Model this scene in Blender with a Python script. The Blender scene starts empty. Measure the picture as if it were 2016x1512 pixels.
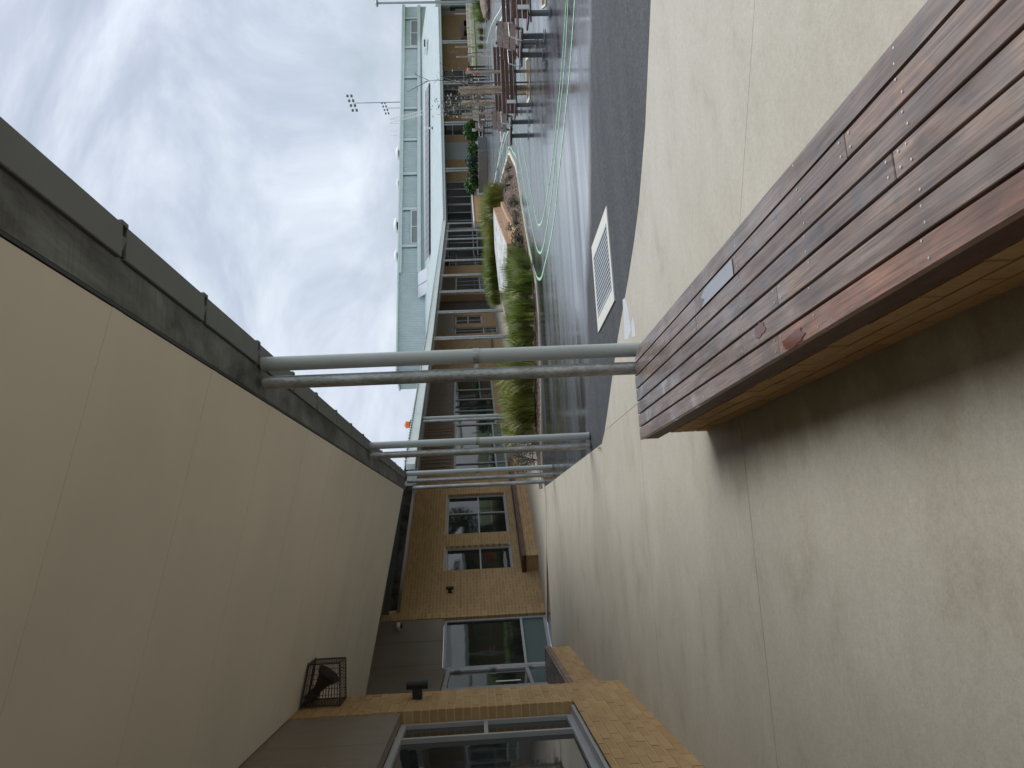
import bpy, bmesh, math, random
from mathutils import Vector, Matrix
random.seed(7)
scene = bpy.context.scene
C = scene.collection
# ------------------------------------------------------------------ camera
H = 1.56
FPX = 1514.0
RR = Vector((0.9800394484, -0.1945116615, -0.0410839755))   # photographer's right
UU = Vector((0.0501236022, 0.0417799727, 0.9978687581))     # photographer's up
FF = Vector((0.1923806228, 0.9800100241, -0.0506956465))    # view direction
CAM = Vector((0, 0, H))
cd = bpy.data.cameras.new('camera')
cam = bpy.data.objects.new('camera', cd); C.objects.link(cam)
mx = Matrix((-UU, RR, -FF)).transposed().to_4x4(); mx.translation = CAM   # the phone was held sideways
cam.matrix_world = mx
cd.sensor_width = 36; cd.lens = 36 * FPX / 2016; cd.clip_end = 2000; cd.clip_start = 0.05
scene.camera = cam
scene.render.resolution_x = 1024; scene.render.resolution_y = 768
# ------------------------------------------------------------------ world, sun, exposure
w = bpy.data.worlds.new('World'); scene.world = w; w.use_nodes = True
nt = w.node_tree; nt.nodes.clear()
def wn(t, **k):
    n = nt.nodes.new(t)
    for a, b in k.items(): setattr(n, a, b)
    return n
out = wn('ShaderNodeOutputWorld'); bg = wn('ShaderNodeBackground')
sky = wn('ShaderNodeTexSky', sky_type='NISHITA', sun_disc=False, sun_elevation=math.radians(52), sun_rotation=math.radians(150))
tc = wn('ShaderNodeTexCoord'); mp = wn('ShaderNodeMapping'); mp.inputs['Rotation'].default_value = (0.5, 0.3, 0.9); mp.inputs['Scale'].default_value = (.8, 2.2, 2.2)
n1 = wn('ShaderNodeTexNoise'); n1.inputs['Scale'].default_value = 1.9; n1.inputs['Detail'].default_value = 8; n1.inputs['Roughness'].default_value = .57; n1.inputs['Distortion'].default_value = .6
cr = wn('ShaderNodeValToRGB')
cr.color_ramp.elements[0].position = .36; cr.color_ramp.elements[0].color = (.245, .295, .33, 1)
cr.color_ramp.elements[1].position = .66; cr.color_ramp.elements[1].color = (.56, .585, .62, 1)
e = cr.color_ramp.elements.new(.48); e.color = (.345, .375, .435, 1)
n2 = wn('ShaderNodeTexNoise'); n2.inputs['Scale'].default_value = 2.3; n2.inputs['Detail'].default_value = 3
cr2 = wn('ShaderNodeValToRGB')
cr2.color_ramp.elements[0].color = (1.0, .99, 1.04, 1); cr2.color_ramp.elements[1].color = (.97, 1.02, 1.01, 1)
mul = wn('ShaderNodeMixRGB', blend_type='MULTIPLY'); mul.inputs[0].default_value = 1
# clouds cover the blue sky almost entirely
sc_ = wn('ShaderNodeVectorMath', operation='SCALE'); sc_.inputs['Scale'].default_value = .1
mixs = wn('ShaderNodeMixRGB'); mixs.inputs[0].default_value = .94
L = nt.links.new
L(tc.outputs['Generated'], mp.inputs[0]); L(mp.outputs[0], n1.inputs['Vector']); L(n1.outputs['Fac'], cr.inputs[0])
L(tc.outputs['Generated'], n2.inputs['Vector']); L(n2.outputs['Fac'], cr2.inputs[0])
L(cr.outputs[0], mul.inputs[1]); L(cr2.outputs[0], mul.inputs[2])
L(sky.outputs[0], sc_.inputs[0]); L(sc_.outputs[0], mixs.inputs[1]); L(mul.outputs[0], mixs.inputs[2])
L(mixs.outputs[0], bg.inputs[0]); bg.inputs[1].default_value = 1.0; L(bg.outputs[0], out.inputs[0])
sd = bpy.data.lights.new('sun', 'SUN'); sun = bpy.data.objects.new('sun', sd); C.objects.link(sun)
sd.energy = 1.5; sd.angle = math.radians(40); sd.color = (1, .97, .92)
az, el = math.radians(70), math.radians(52)        # bright part of the overcast, over the courtyard
sun.rotation_euler = Vector((math.sin(az)*math.cos(el), math.cos(az)*math.cos(el), math.sin(el))).to_track_quat('Z', 'Y').to_euler()
sky.sun_elevation = el; sky.sun_rotation = az
scene.view_settings.view_transform = 'Standard'; scene.view_settings.look = 'None'
scene.view_settings.exposure = 0.8; scene.view_settings.gamma = 1; scene.view_settings.use_curve_mapping = False
# ------------------------------------------------------------------ measuring helpers (survey of the photograph)
def ray(px, py):
    return (RR*(756-py) + UU*(1008-px) + FF*FPX)
def gz(px, py, z=0.0):
    r = ray(px, py); t = (z-H)/r.z; return CAM + r*t
def onp(px, py, n, c):
    r = ray(px, py); t = (c - CAM.dot(n))/r.dot(n); return CAM + r*t
class Fr:
    """vertical frame: s runs along the wall, t outwards, z up; the wall face is t=0"""
    def __init__(s, heading, c):
        a = math.radians(heading); s.d = Vector((math.sin(a), math.cos(a), 0)); s.n = Vector((math.cos(a), -math.sin(a), 0)); s.c = c
    def p(s, a, t, z): return s.d*a + s.n*(s.c+t) + Vector((0, 0, z))
    def px(s, x, y, t=0):
        v = onp(x, y, s.n, s.c+t); return v.dot(s.d), v.z
# ------------------------------------------------------------------ object helpers
def tag(o, label=None, cat=None, group=None, kind=None):
    if label: o['label'] = label
    if cat: o['category'] = cat
    if group: o['group'] = group
    if kind: o['kind'] = kind
    return o
def empty(name, loc=(0, 0, 0), parent=None):
    o = bpy.data.objects.new(name, None); C.objects.link(o); o.location = loc; o.empty_display_size = .1
    if parent: o.parent = parent
    return o
class MB:
    def __init__(s): s.v = []; s.f = []
    def add(s, vs, fs):
        b = len(s.v); s.v += [tuple(x) for x in vs]; s.f += [tuple(b+i for i in f) for f in fs]
    def hexa(s, c):       # 8 corners: bottom loop, top loop
        s.add(c, [(3, 2, 1, 0), (4, 5, 6, 7), (0, 1, 5, 4), (1, 2, 6, 5), (2, 3, 7, 6), (3, 0, 4, 7)])
    def box(s, a, b):
        x0, y0, z0 = a; x1, y1, z1 = b
        s.hexa([(x0, y0, z0), (x1, y0, z0), (x1, y1, z0), (x0, y1, z0), (x0, y0, z1), (x1, y0, z1), (x1, y1, z1), (x0, y1, z1)])
    def fbox(s, F, s0, s1, t0, t1, z0, z1):
        s.hexa([F.p(s0, t1, z0), F.p(s1, t1, z0), F.p(s1, t0, z0), F.p(s0, t0, z0), F.p(s0, t1, z1), F.p(s1, t1, z1), F.p(s1, t0, z1), F.p(s0, t0, z1)])
    def prism(s, poly, z0, z1):
        n = len(poly); vs = [(p[0], p[1], z0) for p in poly] + [(p[0], p[1], z1) for p in poly]
        s.add(vs, [tuple(range(n-1, -1, -1)), tuple(range(n, 2*n))] + [(i, (i+1) % n, n+(i+1) % n, n+i) for i in range(n)])
    def tube(s, p, q, r, r2=None, n=10, caps=True):
        p = Vector(p); q = Vector(q); r2 = r if r2 is None else r2
        d = (q-p).normalized(); u = d.orthogonal().normalized(); v = d.cross(u)
        vs = []
        for c, rad in ((p, r), (q, r2)):
            for i in range(n):
                a = 2*math.pi*i/n; vs.append(c + u*math.cos(a)*rad + v*math.sin(a)*rad)
        fs = [(i, (i+1) % n, n+(i+1) % n, n+i) for i in range(n)]
        if caps: fs += [tuple(range(n-1, -1, -1)), tuple(range(n, 2*n))]
        s.add(vs, fs)
    def path(s, pts, r, n=8):
        for a, b in zip(pts[:-1], pts[1:]): s.tube(a, b, r, n=n)
    def lathe(s, c, prof, n=14):
        vs = []
        for r, z in prof:
            for i in range(n):
                a = 2*math.pi*i/n; vs.append((c[0]+r*math.cos(a), c[1]+r*math.sin(a), c[2]+z))
        m = len(prof); fs = []
        for j in range(m-1):
            for i in range(n): fs.append((j*n+i, j*n+(i+1) % n, (j+1)*n+(i+1) % n, (j+1)*n+i))
        fs += [tuple(range(n-1, -1, -1)), tuple(range((m-1)*n, m*n))]
        s.add(vs, fs)
    def bar(s, p, q, w, h, up=(0, 0, 1)):
        p = Vector(p); q = Vector(q); d = (q-p).normalized(); u = Vector(up); r = d.cross(u).normalized(); u = r.cross(d).normalized()
        c = [p-r*w/2-u*h/2, p+r*w/2-u*h/2, q+r*w/2-u*h/2, q-r*w/2-u*h/2]
        s.hexa(c + [x+u*h for x in c])
    def build(s, name, mat, parent=None, bevel=0, smooth=False):
        me = bpy.data.meshes.new(name); me.from_pydata(s.v, [], s.f)
        bm = bmesh.new(); bm.from_mesh(me); bmesh.ops.recalc_face_normals(bm, faces=bm.faces)
        if bevel: bmesh.ops.bevel(bm, geom=list(bm.edges), offset=bevel, segments=1, affect='EDGES')
        bm.to_mesh(me); bm.free()
        if smooth:
            for p in me.polygons: p.use_smooth = True
            me.set_sharp_from_angle(angle=math.radians(40))
        me.materials.append(mat)
        o = bpy.data.objects.new(name, me); C.objects.link(o)
        if parent: o.parent = parent
        return o
def copy_tree(o, parent=None):
    c = o.copy(); C.objects.link(c); c.parent = parent
    for ch in list(o.children): copy_tree(ch, c)
    return c
def clip(poly, a, b, c, keep=1):      # keep a*x+b*y<=c (keep=1) or >=
    res = []
    for i in range(len(poly)):
        p, q = poly[i], poly[(i+1) % len(poly)]
        fp = (a*p[0]+b*p[1]-c)*keep; fq = (a*q[0]+b*q[1]-c)*keep
        if fp <= 0: res.append(p)
        if fp*fq < 0:
            t = fp/(fp-fq); res.append((p[0]+(q[0]-p[0])*t, p[1]+(q[1]-p[1])*t))
    return res
# ------------------------------------------------------------------ materials
def mat(name, col, rough=.6, metal=0, spec=.5):
    m = bpy.data.materials.new(name); m.use_nodes = True; b = m.node_tree.nodes['Principled BSDF']
    b.inputs['Base Color'].default_value = (*col, 1); b.inputs['Roughness'].default_value = rough
    b.inputs['Metallic'].default_value = metal; b.inputs['Specular IOR Level'].default_value = spec
    return m
class NT:
    def __init__(s, m): s.m = m; s.t = m.node_tree; s.b = s.t.nodes['Principled BSDF']
    def n(s, t, **k):
        x = s.t.nodes.new(t)
        for a, b in k.items():
            if a in x.inputs: x.inputs[a].default_value = b
            else: setattr(x, a, b)
        return x
    def l(s, a, b): s.t.links.new(a, b)
    def pos(s, scale=(1, 1, 1), rot=(0, 0, 0), obj=False):
        if obj: src = s.n('ShaderNodeTexCoord').outputs['Object']
        else: src = s.n('ShaderNodeNewGeometry').outputs['Position']
        m = s.n('ShaderNodeMapping'); m.inputs['Scale'].default_value = scale; m.inputs['Rotation'].default_value = rot
        s.l(src, m.inputs[0]); return m.outputs[0]
    def noise(s, vec, scale, detail=4, rough=.55, dist=0):
        x = s.n('ShaderNodeTexNoise'); x.inputs['Scale'].default_value = scale; x.inputs['Detail'].default_value = detail
        x.inputs['Roughness'].default_value = rough; x.inputs['Distortion'].default_value = dist
        if vec: s.l(vec, x.inputs['Vector'])
        return x.outputs['Fac']
    def ramp(s, fac, *stops):
        x = s.n('ShaderNodeValToRGB'); e = x.color_ramp.elements
        while len(e) < len(stops): e.new(.5)
        for i, (p, c) in enumerate(stops):
            e[i].position = p; e[i].color = (*c, 1) if isinstance(c, tuple) else (c, c, c, 1)
        s.l(fac, x.inputs[0]); return x.outputs[0]
    def mix(s, a, b, fac, mode='MIX'):
        x = s.n('ShaderNodeMixRGB'); x.blend_type = mode
        for i, v in ((0, fac), (1, a), (2, b)):
            if isinstance(v, (int, float)): x.inputs[i].default_value = v if i == 0 else (v, v, v, 1)
            elif isinstance(v, tuple): x.inputs[i].default_value = (*v, 1)
            else: s.l(v, x.inputs[i])
        return x.outputs[0]
    def math(s, op, a, b=0.0, c=0.0, clamp=False):
        x = s.n('ShaderNodeMath'); x.operation = op; x.use_clamp = clamp
        for i, v in ((0, a), (1, b), (2, c)):
            if isinstance(v, (int, float)): x.inputs[i].default_value = v
            else: s.l(v, x.inputs[i])
        return x.outputs[0]
    def bump(s, h, strength=.3, dist=.01):
        x = s.n('ShaderNodeBump'); x.inputs['Strength'].default_value = strength; x.inputs['Distance'].default_value = dist
        s.l(h, x.inputs['Height']); s.l(x.outputs[0], s.b.inputs['Normal'])
    def col(s, c): s.l(c, s.b.inputs['Base Color'])
    def rough(s, c): s.l(c, s.b.inputs['Roughness'])
MAT = {}
# concrete
m = mat('concrete', (.4, .38, .32), .6); N = NT(m); MAT['concrete'] = m
P = N.pos((1, 1, 1)); big = N.noise(P, .55, 5, .6, .4); st = N.noise(N.pos((.8, 1.5, 1)), 1.5, 8, .72, .25); fine = N.noise(P, 90, 3, .7); md = N.noise(P, 6, 5, .6)
c1 = N.ramp(big, (.3, (.385, .36, .295)), (.5, (.43, .405, .34)), (.7, (.46, .435, .375)))
c2 = N.mix(c1, N.ramp(st, (.30, (.27, .24, .175)), (.44, (.41, .38, .315)), (.7, (.50, .475, .415))), .5)
c3 = N.mix(c2, N.ramp(N.mix(fine, N.noise(P, 28, 4, .75), .5), (.36, .80), (.64, 1.16)), .7, 'MULTIPLY')
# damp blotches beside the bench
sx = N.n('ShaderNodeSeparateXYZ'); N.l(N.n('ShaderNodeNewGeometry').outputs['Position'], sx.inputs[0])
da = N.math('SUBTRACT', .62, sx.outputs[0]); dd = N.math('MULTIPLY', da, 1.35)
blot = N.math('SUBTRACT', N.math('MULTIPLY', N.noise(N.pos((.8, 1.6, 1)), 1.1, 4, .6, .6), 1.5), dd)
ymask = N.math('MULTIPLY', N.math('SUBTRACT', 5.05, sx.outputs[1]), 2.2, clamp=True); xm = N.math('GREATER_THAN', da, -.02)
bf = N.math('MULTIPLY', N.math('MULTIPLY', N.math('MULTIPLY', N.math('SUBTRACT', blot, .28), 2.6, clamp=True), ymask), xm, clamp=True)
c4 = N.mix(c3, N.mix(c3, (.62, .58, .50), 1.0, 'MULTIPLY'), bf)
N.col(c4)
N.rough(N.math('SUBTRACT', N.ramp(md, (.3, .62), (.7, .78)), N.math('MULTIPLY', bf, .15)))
N.bump(N.mix(fine, md, .4), .25, .004)
m = mat('joint', (.09, .08, .06), .9); MAT['joint'] = m
# asphalt: damp strip by the path, wet and streaky beyond
m = mat('asphalt', (.045, .047, .05), .5); N = NT(m); MAT['asphalt'] = m
P = N.pos(); sx = N.n('ShaderNodeSeparateXYZ'); N.l(N.n('ShaderNodeNewGeometry').outputs['Position'], sx.inputs[0])
dl = N.math('ADD', N.math('MULTIPLY', sx.outputs[0], .50), N.math('MULTIPLY', sx.outputs[1], .866))
wob = N.noise(P, .5, 3)
wet = N.math('MULTIPLY', N.math('SUBTRACT', N.math('ADD', dl, N.math('MULTIPLY', wob, 1.1)), 10.35), 2.6, clamp=True)
stk = N.noise(N.pos((.07, .75, 1), (0, 0, math.radians(-14))), 1.6, 4, .55, .25)
stk2 = N.noise(N.pos((.3, 2.2, 1), (0, 0, math.radians(-14))), 1.2, 3, .5, .2)
agg = N.noise(P, 120, 2, .8); ag2 = N.noise(P, 32, 3, .7)
base = N.ramp(N.mix(agg, ag2, .5), (.36, (.017, .019, .022)), (.5, (.036, .039, .044)), (.64, (.088, .092, .10)))
base = N.mix(base, N.ramp(N.noise(P, .9, 4), (.3, .8), (.7, 1.2)), .6, 'MULTIPLY')
N.col(N.mix(base, N.mix(base, (.75, .77, .85), 1, 'MULTIPLY'), wet))
rw = N.ramp(stk, (.34, .42), (.5, .25), (.62, .13))
rw2 = N.math('ADD', rw, N.math('MULTIPLY', N.math('SUBTRACT', stk2, .5), .22))
rd = N.ramp(stk2, (.3, .80), (.7, .66))
N.rough(N.mix(rd, rw2, wet))
bp = N.n('ShaderNodeBump'); bp.inputs['Distance'].default_value = .004; N.l(N.mix(agg, ag2, .5), bp.inputs['Height'])
N.l(N.math('SUBTRACT', .5, N.math('MULTIPLY', wet, .42)), bp.inputs['Strength']); N.l(bp.outputs[0], N.b.inputs['Normal'])
N.l(N.math('ADD', .35, N.math('MULTIPLY', wet, .45)), N.b.inputs['Specular IOR Level'])
N.l(N.math('MULTIPLY', wet, N.ramp(N.mix(stk, stk2, .35), (.36, .30), (.56, 1.0))), N.b.inputs['Coat Weight'])
N.l(N.ramp(stk2, (.35, .24), (.6, .10)), N.b.inputs['Coat Roughness'])
# brick
def brickmat(name, dark, mid, light):
    m = mat(name, mid, .82, spec=.3); N = NT(m)
    oi = N.n('ShaderNodeObjectInfo').outputs['Random']; ri = N.n('ShaderNodeNewGeometry').outputs['Random Per Island']
    f = N.math('FRACT', N.math('ADD', N.math('MULTIPLY', oi, 7.31), N.math('MULTIPLY', ri, 3.7)))
    c = N.ramp(f, (0, dark), (.5, mid), (1, light)); P = N.pos()
    c = N.mix(c, N.ramp(N.noise(P, 22, 4, .7), (.3, .82), (.7, 1.12)), .7, 'MULTIPLY')
    c = N.mix(c, N.ramp(N.noise(P, 1.1, 4, .6), (.3, .88), (.7, 1.06)), .6, 'MULTIPLY')
    N.col(c); N.bump(N.noise(P, 140, 3, .7), .35, .003); return m
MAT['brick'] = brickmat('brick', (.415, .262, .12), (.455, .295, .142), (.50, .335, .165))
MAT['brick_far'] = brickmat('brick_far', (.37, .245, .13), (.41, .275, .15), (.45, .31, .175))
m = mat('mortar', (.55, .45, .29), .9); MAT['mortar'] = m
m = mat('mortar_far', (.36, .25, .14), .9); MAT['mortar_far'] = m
# hardwood deck boards, wet, grey brown
def wood(name, stops, rough, coat, gscale=1.0):
    m = mat(name, stops[1][1], rough); N = NT(m)
    oi = N.n('ShaderNodeObjectInfo').outputs['Random']
    t = N.n('ShaderNodeTexCoord').outputs['Object']
    off = N.n('ShaderNodeCombineXYZ'); N.l(N.math('MULTIPLY', oi, 37), off.inputs[0]); N.l(N.math('MULTIPLY', oi, 91), off.inputs[1])
    va = N.n('ShaderNodeVectorMath'); va.operation = 'ADD'; N.l(t, va.inputs[0]); N.l(off.outputs[0], va.inputs[1])
    mp = N.n('ShaderNodeMapping'); mp.inputs['Scale'].default_value = (22*gscale, 1.6, 12*gscale); N.l(va.outputs[0], mp.inputs[0])
    mp2 = N.n('ShaderNodeMapping'); mp2.inputs['Scale'].default_value = (130*gscale, 4, 60); N.l(va.outputs[0], mp2.inputs[0])
    g = N.noise(mp.outputs[0], 1, 4, .6, 1.3); g2 = N.noise(mp2.outputs[0], 1, 3, .6, .3)
    g3 = N.noise(va.outputs[0], 2.2, 3, .5)
    c = N.ramp(N.mix(g, g3, .45), *stops)
    c = N.mix(c, N.ramp(g2, (.32, .55), (.52, 1.0), (.72, 1.30)), .9, 'MULTIPLY')
    c = N.mix(c, N.ramp(N.noise(va.outputs[0], 5, 4, .6, 1.5), (.35, (.78, .84, .92)), (.6, (1.12, 1.0, .92))), .8, 'MULTIPLY')
    c = N.mix(c, N.ramp(oi, (0, (.78, .80, .86)), (.25, (.98, 1.0, 1.03)), (.5, (.92, .86, .84)), (.75, (1.10, 1.06, 1.0)), (1, (1.2, 1.05, .96))), .95, 'MULTIPLY')
    fig = N.n('ShaderNodeMapping'); fig.inputs['Scale'].default_value = (9, .9, 5); N.l(va.outputs[0], fig.inputs[0])
    f1 = N.math('PINGPONG', N.math('MULTIPLY', N.noise(fig.outputs[0], 1, 2, .5, .8), 14), 1)
    c = N.mix(c, N.ramp(f1, (.1, .80), (.6, 1.14)), .55, 'MULTIPLY')
    N.col(c)
    wetn = N.noise(va.outputs[0], 4.5, 3, .5, .4)
    N.rough(N.ramp(wetn, (.35, rough+.12), (.60, rough-.03), (.70, max(.06, rough-.22))))
    N.bump(N.mix(g2, g, .4), .22, .0022)
    N.b.inputs['Coat Weight'].default_value = coat; N.b.inputs['Coat Roughness'].default_value = .22
    return m
MAT['deck'] = wood('deck_timber', ((.30, (.085, .060, .052)), (.45, (.165, .128, .113)), (.58, (.22, .185, .17)), (.72, (.30, .245, .21))), .40, .25)
MAT['fascia_wood'] = mat('fascia_timber', (.05, .026, .018), .6, spec=.25); N = NT(MAT['fascia_wood']); N.col(N.ramp(N.noise(N.pos((1, .3, 1)), 30, 4), (.3, (.06, .026, .017)), (.7, (.105, .048, .032))))
MAT['deck_red'] = wood('front_timber', ((.30, (.12, .068, .052)), (.5, (.20, .122, .095)), (.72, (.28, .18, .14))), .42, .18)
MAT['slat'] = wood('slat_timber', ((.3, (.055, .028, .020)), (.5, (.105, .055, .038)), (.7, (.17, .095, .065))), .5, .1)
MAT['slat_grey'] = wood('slat_grey', ((.3, (.20, .16, .14)), (.5, (.27, .225, .20)), (.7, (.36, .31, .28))), .55, .05)
MAT['tan_wood'] = wood('tan_timber', ((.3, (.34, .22, .13)), (.5, (.45, .31, .20)), (.7, (.55, .40, .27))), .6, .0)
MAT['stake'] = wood('stake_timber', ((.3, (.38, .32, .24)), (.5, (.50, .43, .33)), (.7, (.62, .55, .43))), .8, 0)
m = mat('screw', (.75, .74, .70), .3, 1); MAT['screw'] = m
# metals, paints
def painted(name, col, rough=.45, dirt=.15, scale=3):
    m = mat(name, col, rough); N = NT(m); P = N.pos()
    f = N.noise(P, scale, 5, .6); N.col(N.mix(col, N.ramp(f, (.3, 1-dirt*1.6), (.7, 1+dirt*.5)), 1, 'MULTIPLY'))
    N.rough(N.ramp(N.noise(P, scale*2, 3), (.3, rough-.06), (.7, rough+.1))); return m
MAT['post'] = painted('post_paint', (.42, .46, .455), .38, .06)
m = mat('galvanised', (.40, .42, .42), .42, .55); N = NT(m); MAT['galv'] = m
vo = N.n('ShaderNodeTexVoronoi'); vo.inputs['Scale'].default_value = 70; N.l(N.pos((1, 1, .35)), vo.inputs['Vector'])
N.col(N.mix(N.ramp(vo.outputs['Distance'], (.1, (.33, .35, .35)), (.6, (.50, .52, .52))), N.ramp(N.noise(N.pos((1, 1, .5)), 9, 5, .7), (.35, (.55, .53, .47)), (.6, (1.0, 1.0, 1.0))), .8, 'MULTIPLY'))
MAT['alum'] = painted('aluminium_frame', (.40, .405, .415), .40, .05)
MAT['beam'] = painted('beam_paint', (.145, .16, .152), .5, .12)
m = mat('gutter_stained', (.155, .16, .15), .55); N = NT(m); MAT['beam_dirty'] = m
P = N.pos((1, .45, 1)); d = N.noise(P, 2.2, 6, .7, .5); dr = N.noise(N.pos((.8, 9, 1)), 3.5, 4, .6)
N.col(N.mix(N.ramp(d, (.40, (.035, .034, .028)), (.52, (.105, .112, .100)), (.68, (.19, .205, .19))), N.ramp(dr, (.36, .62), (.5, 1)), .6, 'MULTIPLY'))
m = mat('soffit', (.70, .64, .53), .62); N = NT(m); MAT['soffit'] = m
P = N.pos(); N.col(N.mix((.70, .64, .53), N.ramp(N.noise(P, .8, 4), (.3, .93), (.7, 1.04)), 1, 'MULTIPLY')); N.bump(N.noise(P, 45, 4, .7), .10, .003)
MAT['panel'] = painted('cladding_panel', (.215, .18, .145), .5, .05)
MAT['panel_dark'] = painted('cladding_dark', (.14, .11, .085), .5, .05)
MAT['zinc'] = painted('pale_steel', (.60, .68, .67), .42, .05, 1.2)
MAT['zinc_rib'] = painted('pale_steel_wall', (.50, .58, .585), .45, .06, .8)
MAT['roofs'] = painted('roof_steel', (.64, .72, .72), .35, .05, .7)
m = mat('glass_dark', (.03, .028, .025), .08, spec=.22); MAT['glass_dark'] = m
m = mat('glass', (.012, .016, .017), .03, spec=.6); m.node_tree.nodes['Principled BSDF'].inputs['IOR'].default_value = 1.5; MAT['glass'] = m
N = NT(m); N.bump(N.noise(N.pos(), 1.6, 2), .05, .02)
m = mat('glass_frosted', (.085, .13, .13), .25, spec=.6); MAT['frost'] = m
m = mat('black', (.012, .012, .014), .45); MAT['black'] = m
m = mat('white', (.78, .78, .75), .5); MAT['white'] = m
m = mat('wire', (.05, .043, .035), .6, .3); MAT['wire'] = m
m = mat('horn', (.055, .05, .042), .6); MAT['horn'] = m
m = mat('shutter', (.33, .35, .35), .45); MAT['shutter'] = m
m = mat('chair_steel', (.17, .185, .195), .4, .3); MAT['steel'] = m
m = mat('solar', (.16, .17, .18), .2); MAT['solar'] = m
m = mat('solar_top', (.62, .64, .70), .15); MAT['collector'] = m
m = mat('green_paint', (.30, .72, .38), .6); MAT['green'] = m; NT(m).col(NT(m).ramp(NT(m).noise(NT(m).pos(), 14, 4, .7), (.38, (.20, .36, .25)), (.52, (.36, .68, .43))))
m = mat('pale_paint', (.62, .70, .62), .6); MAT['pale_line'] = m
m = mat('stone', (.58, .54, .42), .85); N = NT(m); MAT['stone'] = m; N.col(N.ramp(N.noise(N.pos(), 2.5, 6, .7), (.3, (.36, .34, .26)), (.5, (.56, .53, .42)), (.7, (.66, .63, .52))))
m = mat('decktop', (.55, .55, .54), .5); N = NT(m); MAT['decktop'] = m
N.col(N.ramp(N.noise(N.pos((1, .35, 1), (0, 0, .5)), 3.5, 6, .7, .6), (.30, (.10, .10, .10)), (.38, (.40, .40, .39)), (.6, (.62, .62, .60)))); N.rough(N.ramp(N.noise(N.pos(), 2), (.4, .2), (.6, .6)))
m = mat('kerb', (.62, .58, .48), .7); MAT['kerb'] = m
m = mat('mulch', (.10, .06, .04), .95); N = NT(m); MAT['mulch'] = m
N.col(N.ramp(N.noise(N.pos(), 24, 5, .75), (.3, (.05, .03, .022)), (.5, (.13, .085, .06)), (.7, (.27, .20, .15)))); N.bump(N.noise(N.pos(), 30, 4, .7), .8, .03)
m = mat('chips', (.2, .14, .1), .9); N = NT(m); MAT['chips'] = m; N.col(N.ramp(N.n('ShaderNodeNewGeometry').outputs['Random Per Island'], (0, (.06, .035, .025)), (.5, (.15, .10, .07)), (1, (.34, .27, .20))))
def leafmat(name, a, b, c_, rough=.5):
    m = mat(name, b, rough); N = NT(m); ri = N.n('ShaderNodeNewGeometry').outputs['Random Per Island']
    N.col(N.mix(N.ramp(ri, (0, a), (.5, b), (1, c_)), N.ramp(N.noise(N.pos(), 2.2, 3), (.35, .6), (.65, 1.25)), .8, 'MULTIPLY')); N.b.inputs['Transmission Weight'].default_value = 0
    return m
MAT['grass'] = leafmat('tussock', (.06, .11, .016), (.17, .25, .035), (.42, .43, .11))
MAT['grass_y'] = leafmat('tussock_pale', (.11, .15, .022), (.27, .30, .05), (.48, .45, .14))
MAT['leaf'] = leafmat('leaf', (.02, .055, .015), (.045, .12, .02), (.11, .22, .045))
MAT['leaf_blue'] = leafmat('leaf_blue', (.02, .06, .04), (.04, .10, .07), (.09, .17, .11))
MAT['leaf_grey'] = leafmat('leaf_grey', (.04, .05, .025), (.09, .10, .05), (.17, .18, .10))
m = mat('bark', (.16, .13, .11), .9); MAT['bark'] = m
m = mat('lawn', (.10, .16, .04), .9); N = NT(m); MAT['lawn'] = m; N.col(N.ramp(N.noise(N.pos(), 3, 5, .7), (.3, (.05, .09, .02)), (.7, (.16, .22, .06))))
m = mat('rock', (.24, .17, .13), .9); N = NT(m); MAT['rock'] = m; N.col(N.ramp(N.noise(N.pos(), 3, 6, .7), (.3, (.15, .10, .08)), (.7, (.33, .25, .20)))); N.bump(N.noise(N.pos(), 5, 5, .7), .7, .1)
MAT['orange'] = mat('orange', (.75, .16, .04), .6); MAT['pink'] = mat('pink', (.65, .22, .22), .7)
MAT['tank'] = mat('tank', (.02, .06, .055), .5); MAT['pinkclad'] = mat('pinkclad', (.38, .32, .30), .6)
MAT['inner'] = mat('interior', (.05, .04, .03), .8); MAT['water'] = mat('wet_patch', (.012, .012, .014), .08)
MAT['lawn_bright'] = mat('lawn_bright', (.20, .32, .05), .9); MAT['lime'] = mat('lime_panel', (.22, .30, .03), .5); MAT['grate'] = mat('grate_steel', (.50, .53, .54), .38, .6)
MAT['grout'] = mat('drain_concrete', (.60, .59, .54), .55)
# ------------------------------------------------------------------ frames of the buildings
FA = Fr(0, -1.72)            # near wall beside the path, faces +X
FD = Fr(0, -2.85)            # recessed door wall
FB = Fr(30, -11.5)           # angled wing
P0 = Fr(30, -8.2).p(69.5, 0, 0)
FC = Fr(73, 0); cC = P0.dot(FC.n); FC = Fr(73, cC-3.3)
Y0 = Vector((0, 0, 0))
# ------------------------------------------------------------------ ground, asphalt, path
def structure(o): o['kind'] = 'structure'; return o
m = MB(); m.prism([(-400, -400), (600, -400), (600, 700), (-400, 700)], -.6, -.06); structure(m.build('ground', MAT['lawn']))
m = MB(); m.prism([(-8, -14), (46, -14), (66, 40), (60, 76), (20, 80), (-14, 30)], -.3, -.012); structure(m.build('asphalt', MAT['asphalt']))
edge = [(1.05, 18.3), (1.05, 9.42), (1.17, 9.14), (1.40, 8.78), (1.68, 8.37), (2.02, 7.85), (2.40, 7.13), (2.64, 6.74), (2.87, 6.43), (3.36, 5.97), (3.80, 5.68), (4.3, 5.35), (6.5, 4.1), (9.5, 2.6), (9.5, -8)]
pathpoly = edge + [(-1.72, -8), (-1.72, 9.42), (-2.85, 9.42), (-2.85, 18.3)]
path = structure(empty('path'))
m = MB(); m.prism(pathpoly, -.25, -.008); m.build('slab_bed', MAT['joint'], path)
g = .0022
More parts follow.
